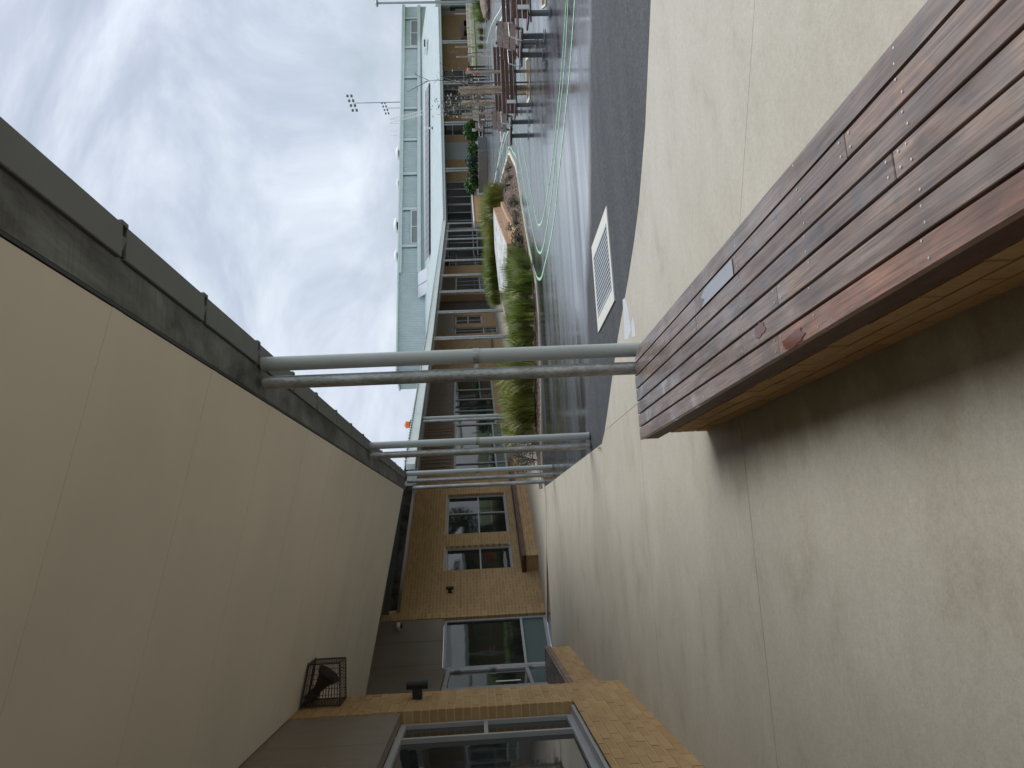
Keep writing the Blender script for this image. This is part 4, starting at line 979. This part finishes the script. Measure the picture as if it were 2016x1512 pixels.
def tussock(p, sc_=1.0, kind=None, lab='', grp='', z=.02):
    global tn
    o = bpy.data.objects.new('tussock_grass', TG[kind if kind is not None else tn % 2]); C.objects.link(o)
    o.location = (p.x, p.y, z); o.rotation_euler = (0, 0, random.uniform(0, 6.28)); o.scale = (sc_*random.uniform(.92, 1.1),)*2+(sc_*random.uniform(.9, 1.1),)
    tag(o, lab, 'grass tussock', grp); tn += 1; return o
for row, (x_, ys_) in enumerate(((1052, range(520, 700, 27)), (1042, range(500, 690, 24)), (1034, range(500, 680, 26)))):
    for y in ys_:
        tussock(gz(x_-(4 if y < 540 else 0)+random.uniform(-2, 2), y+random.uniform(-6, 6)), random.uniform(.72, .95), lab='green tussock grass in the front clump between the drain and the nearest post', grp='tussocks of the front clump')
for x_, ys_ in ((1053, range(722, 850, 25)), (1044, range(712, 850, 22)), (1034, range(705, 840, 24))):
    for y in ys_:
        tussock(gz(x_+random.uniform(-2, 2), y+random.uniform(-5, 5)), random.uniform(.9, 1.15), kind=(2 if random.random() < .65 else 0), lab='yellow green tussock grass in the clump left of the nearest post', grp='tussocks left of the nearest post')
for x_, ys_ in ((987, range(385, 600, 14)), (982, range(400, 590, 15)), (990, range(372, 410, 12)), (979, range(430, 580, 15))):
    for y in ys_:
        tussock(gz(x_, y+random.uniform(-4, 4)), random.uniform(.9, 1.25), kind=(2 if y < 470 and random.random() < .7 else None), lab='long grass tussock in the row behind the raised deck', grp='tussocks behind the raised deck')
for (x_, y, s_, wd) in ((952, 22, 1.15, 'widest clump'), (956, 36, .95, 'second clump'), (954, 10, 1.1, 'clump nearest the edge'), (953, 62, .72, 'smaller clump'), (953, 76, .5, 'smallest clump'), (953, 92, .68, 'leftmost round clump')):
    tussock(gz(x_, y), s_, kind=1, lab='round green tussock below the pale stone wall, '+wd, grp='tussocks below the stone wall')
# small straggly seedlings in the bed
def leafcloud(name, n, rx, rz, size, mt, seed, z0=0, aspect=2.2):
    r = random.Random(seed); vs = []; fs = []
    for _ in range(n):
        a = r.uniform(0, 6.28); t = r.uniform(-1, 1); q = (r.random()**.45); x = rx*q*math.cos(a)*math.sqrt(1-t*t); y = rx*q*math.sin(a)*math.sqrt(1-t*t); z = z0+rz*(1+t*q)
        d = Vector((r.uniform(-1, 1), r.uniform(-1, 1), r.uniform(-.5, .6))).normalized(); e_ = d.orthogonal().normalized(); e_ = (Matrix.Rotation(r.uniform(0, 6.28), 3, d) @ e_)
        s_ = size*r.uniform(.6, 1.3); c = Vector((x, y, z)); b_ = len(vs); wv = e_*s_/aspect/2; nv = d.cross(e_)*s_*.12
        vs += [tuple(c-d*s_/2), tuple(c+wv+nv), tuple(c+d*s_/2), tuple(c-wv+nv)]; fs += [(b_, b_+1, b_+2), (b_, b_+2, b_+3)]
    me = bpy.data.meshes.new(name); me.from_pydata(vs, [], fs); me.materials.append(mt); return me
def plant(name, p, foliage, lab, cat, grp=None, stem=.25, z=0.02, sc_=1.0, stems=5, seed=0):
    o = empty(name, (p.x, p.y, z)); tag(o, lab, cat, grp); o.scale = (sc_,)*3
    f = bpy.data.objects.new('foliage', foliage); C.objects.link(f); f.parent = o; f.rotation_euler = (0, 0, random.uniform(0, 6))
    r = random.Random(seed); m = MB()
    for k in range(stems): a = r.uniform(0, 6.28); m.tube((0, 0, 0), (math.cos(a)*stem*.5, math.sin(a)*stem*.5, stem*1.4), .012, .005, n=5)
    m.build('stem', MAT['bark'], o); return o
LF = leafcloud('lf_small', 120, .16, .12, .07, MAT['leaf_grey'], 3)
seeds = [(1005, 365), (1020, 420), (1024, 440), (1027, 460), (1010, 350), (1018, 392), (1030, 470), (1013, 400), (1008, 330), (1033, 485), (1023, 400), (1016, 455), (1020, 480), (1012, 440), (1025, 425)]
for (x, y) in seeds:
    plant('seedling', gz(x, y), LF, 'low straggly grey green seedling in the bark mulch between kerb and deck', 'plant', 'seedlings in the mulch', stem=.1, sc_=random.uniform(.8, 1.4))
LW = leafcloud('lf_bush', 520, .42, .42, .075, MAT['leaf_grey'], 8)
plant('small_shrub', gz(1058, 905), LW, 'sparse small leaved shrub at the bed corner behind the third post', 'shrub', stem=.5, sc_=.85)
plant('small_shrub', gz(1060, 870), LW, 'straggly small leaved shrub just left of the second post', 'shrub', stem=.5, sc_=.75)
plant('small_shrub', gz(974, 588), LW, 'pale small leaved shrub under the veranda behind the deck end', 'shrub', stem=.5, sc_=.9)
# weeds at the path corner
r = random.Random(3); 
wm = blades('weed_blades', 26, .07, .12, MAT['grass_y'], 9, .004)
o = bpy.data.objects.new('weed', wm); C.objects.link(o); o.location = (1.0, 9.5, -.01); tag(o, 'tiny weed growing in the joint where the path meets the asphalt', 'weed')
# deck platform
dk = empty('raised_deck'); tag(dk, 'wedge shaped raised platform with pale concrete top and tan timber sides in the garden bed', 'deck')
top = [(7.95, 20.4), (10.35, 24.7), (12.97, 29.2), (11.5, 29.7), (9.0, 27.3), (6.76, 21.6)]
m = MB(); m.prism(top, .38, .45); m.build('top', MAT['decktop'], dk)
dc = Vector((9.5, 25.3, 0))
for i in range(len(top)):
    p = Vector((*top[i], 0)); q = Vector((*top[(i+1) % len(top)], 0)); d_ = (q-p).normalized(); n_ = Vector((d_.y, -d_.x, 0))
    if n_.dot(p-dc) < 0: n_ = -n_
    n1_ = max(1, int((q-p).length/1.7))
    for lv, (o_, z0, z1) in enumerate(((.07, .30, .445), (.10, .15, .29), (.30, .02, .14))):
        if lv == 2 and i not in (0, 1): o_ = .10
        for k in range(n1_):
            a_ = p.lerp(q, k/n1_)+d_*.004; b_ = p.lerp(q, (k+1)/n1_)-d_*.004
            m = MB(); m.hexa([v+Vector((0, 0, z0)) for v in (a_-n_*0, b_-n_*0, b_+n_*o_, a_+n_*o_)]+[v+Vector((0, 0, z1)) for v in (a_-n_*0, b_-n_*0, b_+n_*o_, a_+n_*o_)]); m.build('side_board', MAT['tan_wood'], dk)
# ------------------------------------------------------------------ benches with backs and chairs
def slat_bench(loc, yaw, lab, grp, Lb=2.45):
    o = empty('slatted_bench', loc); o.rotation_euler = (0, 0, yaw); tag(o, lab, 'bench', grp)
    h = Lb/2
    for k, z in enumerate((.40, .49, .58)):
        m = MB(); m.box((-h, -.02-k*.012, z), (h, .012-k*.012, z+.078)); m.build('back_slat', MAT['slat'], o, bevel=.003)
    for k in range(4):
        m = MB(); m.box((-h, .05+k*.105, .355), (h, .145+k*.105, .385)); m.build('seat_slat', MAT['slat'], o, bevel=.003)
    m = MB(); m.box((-h-.05, -.01, .325), (h+.05, .035, .352)); m.build('seat_rail', MAT['black'], o)
    for x in (-h*.72, h*.80):
        m = MB(); m.box((x-.025, .10, .012), (x+.025, .22, .34)); m.build('leg', MAT['steel'], o)
        m = MB(); m.box((x-.07, .05, 0), (x+.07, .28, .012)); m.build('foot_plate', MAT['steel'], o)
        m = MB(); m.box((x-.035, -.075, .37), (x+.035, -.045, .56)); m.box((x-.03, -.05, .35), (x+.03, .0, .40)); m.build('bracket', MAT['white'], o)
    return o
def chair(loc, yaw, lab, sc_=1.0):
    o = empty('outdoor_chair', loc); o.rotation_euler = (0, 0, yaw); o.scale = (sc_,)*3; tag(o, lab, 'chair', 'slatted chairs with steel legs')
    for k in range(4):
        m = MB(); y = .05+k*.115; m.box((-.27, y, .40+k*.012), (.27, y+.10, .425+k*.012)); m.build('seat_slat', MAT['slat_grey'], o, bevel=.003)
    for k in range(3):
        z = .50+k*.12; yb = -.02-k*.045
        m = MB(); m.hexa([(-.27, yb-.025, z), (.27, yb-.025, z), (.27, yb, z), (-.27, yb, z), (-.27, yb-.065, z+.105), (.27, yb-.065, z+.105), (.27, yb-.04, z+.105), (-.27, yb-.04, z+.105)]); m.build('back_slat', MAT['slat_grey'], o)
    for x in (-.2, .2):
        m = MB(); m.bar((x, 0, .38), (x, .48, .41), .05, .03); m.bar((x, -.01, .38), (x, -.17, .86), .04, .03, up=(0, 1, 0)); m.build('side_rail', MAT['black'], o)
        m = MB(); m.box((x-.055, .17, .012), (x+.055, .20, .38)); m.build('leg', MAT['steel'], o)
        m = MB(); m.box((x-.085, .10, 0), (x+.085, .28, .012)); m.build('foot_plate', MAT['steel'], o)
        m = MB(); sx_ = 1 if x > 0 else -1; X_ = x+sx_*.09; m.path([(X_, -.06, .55), (X_, -.08, .64), (X_, .30, .64), (X_, .42, .42), (x, .42, .40)], .011, 6); m.build('armrest', MAT['galv'], o)
    return o
vd = math.atan2(RR.y, RR.x)
b1p = gz(1045, 146)
slat_bench((b1p.x, b1p.y, 0), vd, 'brown slatted bench with its back towards the camera in front of the staked young tree', 'slatted benches round the tree pits', Lb=1.72)
b1q = gz(1022, 165); slat_bench((b1q.x, b1q.y, 0), vd+math.pi, 'brown slatted bench on the far side of the tree pit', 'slatted benches round the tree pits', Lb=2.0)
b2p = gz(1082, -32); slat_bench((b2p.x, b2p.y, 0), vd, 'brown slatted bench cut off by the right edge of the view', 'slatted benches round the tree pits', Lb=1.15)
b2q = gz(1050, -10); slat_bench((b2q.x, b2q.y, 0), vd+math.pi, 'brown slatted bench seen behind the chair at the right edge', 'slatted benches round the tree pits', Lb=2.6)
b3p = gz(967, 215); slat_bench((b3p.x, b3p.y, 0), vd, 'distant brown slatted bench below the leafy shrub', 'slatted benches round the tree pits', Lb=1.55)
c1 = gz(1039, 243); chair((c1.x, c1.y, 0), vd+math.radians(122), 'grey slatted steel legged chair left of the long slatted bench')
c2 = gz(1068, 76); chair((c2.x, c2.y, 0), vd+math.radians(118), 'grey slatted steel legged chair at the right between two benches')
c3 = gz(966, 252); chair((c3.x, c3.y, 0), vd+math.radians(120), 'distant grey chair just left of the small far bench')
# tree pits
def pit(c4__, lab):
    o = empty('tree_pit'); tag(o, lab, 'tree pit')
    cc = sum(c4__, Vector())/4
    for i in range(4):
        p, q = c4__[i], c4__[(i+1) % 4]; a_ = p; b_ = q; a2 = cc+(q-cc)*.80; b2_ = cc+(p-cc)*.80
        m = MB(); m.prism([(v.x, v.y) for v in (a_, b_, a2, b2_)], -.01, .006); m.build('border', MAT['kerb'], o)
    m = MB(); m.prism([(v.x, v.y) for v in [cc+(p-cc)*.80 for p in c4__]], -.01, -.004); m.build('soil', MAT['mulch'], o); return cc
pcen = pit([gz(1043, 196), gz(1037, 209), gz(1035, 112), gz(1042.5, 101)], 'square concrete edged tree pit under the long slatted bench')
pit([gz(1066, 18), gz(1074, 12), gz(1076, -40), gz(1064, -40)], 'square concrete edged tree pit at the right edge')
def stake(px_b, y, px_t, lab, w_=.05, mt='stake', grp='tree stakes'):
    b_ = gz(px_b, y); d_ = (b_-CAM).dot(FF); t_ = atd(px_t, y, d_)
    o = empty('tree_stake', (b_.x, b_.y, 0)); tag(o, lab, 'stake', grp)
    m = MB(); m.box((-w_/2, -w_/2, 0), (w_/2, w_/2, t_.z)); m.build('stake', MAT[mt], o); return b_, t_
stake(1042, 140, 916, 'grey timber stake right of the young tree, behind the long bench')
stake(1042, 176, 902, 'grey timber stake in the middle of the tree pit', .06)
stake(1042, 171, 903, 'pale timber stake beside the trunk in the tree pit', .06)
stake(1036, 181, 906, 'thick grey timber stake at the left of the tree pit', .06)
for (xb, y, xt, lb) in ((978, 199, 909, 'one of three pale far stakes, the right one'), (978, 202, 908, 'one of three pale far stakes, the middle one'), (978, 206, 911, 'one of three pale far stakes, the left one'), (972, 223, 909, 'pale far stake in front of the small far bench'), (966, 230, 908, 'short pale far stake right of the leafy shrub'),
                        (935, 92, 896, 'pale stake right of a bare sapling before the brick wall'), (942, 111, 898, 'pale stake left of a bare sapling before the brick wall'), (930, 27, 895, 'pale stake at the right by the pink cladding'), (940, 277, 900, 'pale stake in front of the grey roller shutter, right one'), (940, 281, 900, 'pale stake in front of the grey roller shutter, middle one'), (938, 290, 900, 'pale stake in front of the grey roller shutter, left one')):
    stake(xb, y, xt, lb, .09 if xb < 950 else .08, grp='pale stakes of the young trees')
# bare and leafy young trees
def sapling(px_b, y, px_t, lab, seed, leaves=None, nb=9, spread=.4, r0=.016):
    b_ = gz(px_b, y); d_ = (b_-CAM).dot(FF); t_ = atd(px_t, y, d_); hh = t_.z
    o = empty('young_tree', (b_.x, b_.y, 0)); tag(o, lab, 'tree'); r = random.Random(seed)
    pts = [Vector((0, 0, 0))]
    for k in range(1, 7): pts.append(Vector((r.uniform(-.05, .05)*k*.5, r.uniform(-.05, .05)*k*.5, hh*k/6)))
    m = MB()
    for k in range(6): m.tube(pts[k], pts[k+1], r0*(1-k/7), r0*(1-(k+1)/7), n=6)
    m.build('trunk', MAT['bark'], o)
    m = MB(); tips = []
    for k in range(nb):
        t = r.uniform(.35, .98); i = int(t*6); f_ = t*6-i; p = pts[i].lerp(pts[min(i+1, 6)], f_); a = r.uniform(0, 6.28); l_ = r.uniform(.5, 1)*spread*hh*.5*(1.2-t*.6)
        q = p+Vector((math.cos(a)*l_, math.sin(a)*l_, l_*r.uniform(.5, 1.2))); m.tube(p, q, r0*.4, r0*.2, n=5); tips.append(q)
        for _ in range(2): q2 = p.lerp(q, r.uniform(.4, .9)); q3 = q2+Vector((r.uniform(-1, 1), r.uniform(-1, 1), r.uniform(.1, 1)))*l_*.4; m.tube(q2, q3, r0*.25, r0*.12, n=4); tips.append(q3)
    m.build('branches', MAT['bark'], o)
    if leaves:
        vs = []; fs = []
        for q in tips:
            for _ in range(leaves):
                c = q+Vector((r.gauss(0, .12), r.gauss(0, .12), r.gauss(0, .12))); d = Vector((r.uniform(-1, 1), r.uniform(-1, 1), r.uniform(-1, .3))).normalized(); e_ = d.orthogonal().normalized()*.018; s_ = .05; b2_ = len(vs)
                vs += [tuple(c-d*s_), tuple(c+e_), tuple(c+d*s_), tuple(c-e_)]; fs.append((b2_, b2_+1, b2_+2, b2_+3))
        me = bpy.data.meshes.new('leaves'); me.from_pydata(vs, [], fs); me.materials.append(MAT['leaf_grey']); f = bpy.data.objects.new('leaves', me); C.objects.link(f); f.parent = o
    return o
sapling(1041, 162, 826, 'bare thin young tree between the stakes in the tree pit', 4, nb=12, spread=.55, r0=.022)
sapling(1037, 186, 872, 'young tree with sparse olive leaves left of the stakes', 7, leaves=7, nb=12, spread=.5)
sapling(975, 212, 880, 'small leafy sapling beside the far bench', 8, leaves=5, nb=9, spread=.5, r0=.03)
sapling(950, 103, 884, 'bare sapling between two pale stakes before the brick wall', 9, nb=9, spread=.7, r0=.03)
# leafy shrub with tag, planters
sp_ = gz(952, 257); sw = (sp_-CAM).dot(FF)/FPX
LS = leafcloud('lf_shrub', 6500, 20*sw*1.02, 20.5*sw*.92, .16, MAT['leaf'], 12, z0=.1)
o = plant('leafy_shrub', sp_, LS, 'dense rounded green shrub with a white tag beside the far bench', 'shrub', stem=.8, stems=7)
tg = MB(); q = atd(933, 256, (sp_-CAM).dot(FF)-20*sw-.1); tg.fbox(Fr(math.degrees(math.atan2(RR.x, RR.y)), 0), -.10, .10, -.004, .004, -.13, .13)
o = tg.build('plant_tag', MAT['white']); o.location = q; o.rotation_euler = (0, .15, 0); tag(o, 'white and green card tag hanging on the leafy shrub', 'tag')
m = MB(); m.fbox(Fr(math.degrees(math.atan2(RR.x, RR.y)), 0), -.05, .05, .0045, .006, -.1, .06); q2 = m.build('print', MAT['green'], o)
rb = empty('raised_bed'); tag(rb, 'long ribbed grey steel raised garden bed in front of the far brick wall', 'planter')
pA, pB = gz(959, 296), gz(959.5, 379); dA = (pB-pA); pB = pA+dA; hgt_ = .62; dn = dA.normalized(); nn = Vector((dn.y, -dn.x, 0)); nn = nn if nn.y < 0 else -nn
for k in range(8):
    z = hgt_*k/8; m = MB(); m.bar(pA+Vector((0, 0, z+.03)), pB+Vector((0, 0, z+.03)), .05, .05); m.build('rib', MAT['galv'], rb)
m = MB(); m.hexa([pA-nn*.02, pB-nn*.02, pB-nn*1.3, pA-nn*1.3]+[v+Vector((0, 0, hgt_-.05)) for v in (pA-nn*.02, pB-nn*.02, pB-nn*1.3, pA-nn*1.3)]); m.build('body', MAT['steel'], rb)
LP = [leafcloud('lf_p%d' % i, 420, .46, .40, .20, MAT[mm_], 20+i, z0=-.05, aspect=1.7) for i, mm_ in enumerate(('leaf', 'leaf_blue', 'leaf', 'leaf_grey'))]
pn = ['leafy bright green plant at the right end of the steel bed', 'blue green broad leaved plant in the steel bed', 'green plant in the middle of the steel bed', 'dark leafy plant in the steel bed', 'pale green plant left of the middle in the steel bed', 'leafy plant towards the left end of the steel bed', 'tall leafy plant at the left end of the steel bed']
for i in range(7):
    p = pA.lerp(pB, (i+.5)/7)-nn*.5; plant('garden_plant', p, LP[[0, 1, 1, 2, 3, 2, 0][i]], pn[i], 'plant', 'plants of the steel raised bed', stem=.3, z=hgt_, sc_=[.95, 1, 1.1, .8, 1.0, 1.1, 1.35][i])
bp_ = empty('brick_planter'); tag(bp_, 'tan brick planter wall with white coping before the far glazed doors', 'planter')
q1_, q2_ = gz(960, 384), gz(968, 436); d1 = (q1_-CAM).dot(FF)
hd2 = math.degrees(math.atan2((q1_-q2_).x, (q1_-q2_).y)); FQ = Fr(hd2, 0); FQ = Fr(hd2, q1_.dot(FQ.n)); sA, sB2 = sorted((q1_.dot(FQ.d), q2_.dot(FQ.d)))
brickwork(FQ, bp_, [(sA, sB2, 0, 1.05)], [], MAT['brick'], MAT['mortar'], 160, seed=77, mt=-.3)
m = MB(); m.fbox(FQ, sA-.05, sB2+.05, -.35, .05, 1.05, 1.12); m.build('coping', MAT['white'], bp_)
# pale stone retaining wall, lawn strip
sw_ = empty('stone_wall'); tag(sw_, 'low stepped wall of pale limestone blocks below the far wing', 'wall')
def stonerow(xb, xt, y0, y1, nb_, off, z0, z1, parent):
    p, q = FCf.px(900, y1, off)[0], FCf.px(900, y0, off)[0]
    for k in range(nb_):
        a = p+(q-p)*k/nb_; b = p+(q-p)*(k+1)/nb_; m = MB(); e_ = random.uniform(-.04, .04); m.fbox(FCf, a+.03, b-.03, off-.6, off+e_, z0, z1+random.uniform(-.02, .02)); m.build('stone', MAT['stone'], parent, bevel=.02)
stonerow(0, 0, -20, 166, 22, 2.2, -.05, .36, sw_); stonerow(0, 0, -20, 112, 12, 1.0, .33, .66, sw_)
m = MB(); m.fbox(FCf, FCf.px(900, 450)[0], FCf.px(900, -30)[0], -3.3, .5, -.05, .5); o = m.build('terrace', MAT['concrete']); o['kind'] = 'structure'
m = MB(); m.fbox(FCf, FCf.px(900, 190)[0], FCf.px(900, -30)[0], 2.3, 5.5, -.05, .06); o = m.build('lawn', MAT['lawn']); o['kind'] = 'structure'
# rock, tank, sign, roof clutter at right
rp_ = gz(962, 8); m = MB(); bm = bmesh.new(); bmesh.ops.create_icosphere(bm, subdivisions=3, radius=1); r = random.Random(4)
for v in bm.verts: v.co *= 1+r.uniform(-.06, .06)+.12*math.sin(v.co.x*3+v.co.y*2); v.co.x *= 1.15; v.co.z *= .42
me = bpy.data.meshes.new('boulder'); bm.to_mesh(me); bm.free(); me.materials.append(MAT['rock'])
o = bpy.data.objects.new('boulder', me); C.objects.link(o); o.location = (rp_.x, rp_.y, .1); o.scale = (.72, .72, .72); tag(o, 'rounded brown boulder beside the tussocks at the far right', 'boulder')
s_, _ = FC.px(900, 13, 1.5); o = empty('water_tank', FC.p(s_, 1.5, .5)); tag(o, 'grey drum above a dark green box at the far right of the wing', 'tank')
m = MB(); m.tube((0, 0, 1.9), (0, 0, 2.9), .28, n=14); m.build('drum', MAT['shutter'], o); m = MB(); m.box((-.3, -.3, 1.3), (.3, .3, 1.88)); m.build('box', MAT['tank'], o); m = MB(); m.box((-.18, -.15, 0), (.18, .15, 1.3)); m.build('stand', MAT['tank'], o)
# grey low bench against the far brick wall
s0_, s1_ = sorted((FC.px(915, 43, .5)[0], FC.px(915, 71, .5)[0])); o = empty('far_bench'); tag(o, 'grey slatted bench against the long far brick wall', 'bench')
for k in range(3): m = MB(); m.fbox(FC, s0_, s1_, .3+k*.2, .47+k*.2, .95, 1.0); m.build('seat_slat', MAT['slat_grey'], o)
m = MB(); m.fbox(FC, s0_+.3, s0_+.4, .3, .9, .5, .94); m.fbox(FC, s1_-.4, s1_-.3, .3, .9, .5, .94); m.build('legs', MAT['black'], o)
for k in range(2): m = MB(); m.fbox(FC, s0_, s1_, .2, .25, 1.05+k*.16, 1.18+k*.16); m.build('back_slat', MAT['slat_grey'], o)
# pink flowers
for i, (x, y, lb) in enumerate(((923, 138, 'upper pink flower head near the grey stake'), (935, 145, 'lower pink flower head near the grey stake'))):
    p = gz(985, y); d_ = 30.0; q = atd(x, y, d_); o = empty('pink_flower', q); tag(o, lb, 'flower')
    m = MB(); m.lathe((0, 0, 0), [(.03, -.08), (.09, -.02), (.08, .05), (.03, .08)], 10); m.build('petals', MAT['pink'], o)
    m = MB(); m.tube((0, 0, -q.z), (0, 0, -.06), .008, n=5); m.build('stem', MAT['leaf'], o)
# dark slatted trellis fence near the flowers
tf = empty('dark_trellis'); tag(tf, 'low dark slatted trellis behind the tree stakes in front of the far wing', 'fence')
for k in range(3):
    a_ = atd(923+k*4, 130, 48); b_ = atd(923+k*4, 172, 48); m = MB(); m.bar(a_, b_, .05, .08); m.build('rail', MAT['black'], tf)
for k in range(7):
    y = 132+k*6.5; m = MB(); a_ = atd(921, y, 48.05); m.bar(a_, Vector((a_.x, a_.y, 0)), .09, .05, up=(0, 1, 0)); m.build('post', MAT['black'], tf)
# tall pale pole at the right edge
pl_ = gz(950, 3); d_ = (pl_-CAM).dot(FF); t_ = atd(746, 3, d_); o = empty('light_pole', (pl_.x, pl_.y, 0)); tag(o, 'tall pale grey light pole at the right edge of the view', 'pole')
m = MB(); m.tube((0, 0, 0), (0, 0, t_.z), .09, .06, n=12); m.build('pole', MAT['post'], o); m = MB(); m.lathe((0, 0, t_.z), [(.05, 0), (.22, .05), (.22, .12), (.08, .2)], 14); m.build('lamp_head', MAT['shutter'], o)
# orange object on the angled roof
s_ = FF_.px(813, 800)[0]; o = empty('roof_fan', FF_.p(s_, -.6, zf(s_)+.36)); tag(o, 'small orange topped roof fan above the angled wing gutter', 'roof fan')
m = MB(); m.lathe((0, 0, -.05), [(.16, 0), (.16, .10), (.10, .12)], 14); m.build('base', MAT['black'], o); m = MB(); m.lathe((0, 0, .07), [(.10, 0), (.11, .12), (.04, .17)], 14); m.build('cap', MAT['orange'], o)
# small trellis mast on the roof edge
# wing on the near right side of the courtyard (seen only in reflections and from other positions)
bD = empty('side_wing'); tag(bD, 'small brick wing with pale roof closing the east side of the courtyard', 'building')
FDD = Fr(157, -49.0)
m = MB(); m.fbox(FDD, -26, -8, -6, 0, 0, 2.75); m.build('wall', MAT['brick_far'], bD)
m = MB(); m.hexa([FDD.p(-27, 1.6, 2.75), FDD.p(-7, 1.6, 2.75), FDD.p(-7, -6, 4.1), FDD.p(-27, -6, 4.1), FDD.p(-27, 1.6, 2.95), FDD.p(-7, 1.6, 2.95), FDD.p(-7, -6, 4.3), FDD.p(-27, -6, 4.3)]); m.build('roof', MAT['roofs'], bD)
for k in range(4): window(FDD, bD, -24.5+k*4.2, -22.6+k*4.2, .9, 2.2, vs=(-23.5+k*4.2,), t=.02, fw=.09)
for k in range(5):
    m = MB(); p_ = FDD.p(-26+k*4.3, 1.5, 0); m.tube(p_, p_+Vector((0, 0, 2.75)), .06, n=8); m.build('post', MAT['white'], bD)
m = MB(); m.prism([(24.5, 28), (30, 20), (44, 22), (43, 40), (36.5, 43.5), (31.5, 38)], -.05, .01); o = m.build('lawn', MAT['lawn_bright']); o['kind'] = 'structure'
o = empty('play_panel', (34.6, 41.8, 0)); tag(o, 'orange and teal play panel on the lawn outside the view', 'play equipment')
m = MB(); m.box((-.4, -.5, .2), (.4, .5, 1.1)); m.build('panel', MAT['orange'], o); m = MB(); m.box((.9, 1.2, 0), (2.6, 3.0, 1.5)); m.build('box', MAT['tank'], o)
LT = leafcloud('lf_tree', 3000, 1.7, 1.5, .22, MAT['leaf'], 44, z0=1.2)
for k, (x, y) in enumerate(((36.5, 40.5), (40.5, 47.5), (31.0, 27.0))):
    plant('garden_tree', Vector((x, y, 0)), LT, ['leafy tree on the east lawn by the small wing', 'leafy tree behind the end of the small east wing', 'leafy tree at the near end of the east lawn'][k], 'tree', stem=1.0, stems=3, sc_=[1, 1.2, .8][k])
print('objects', len(bpy.data.objects))
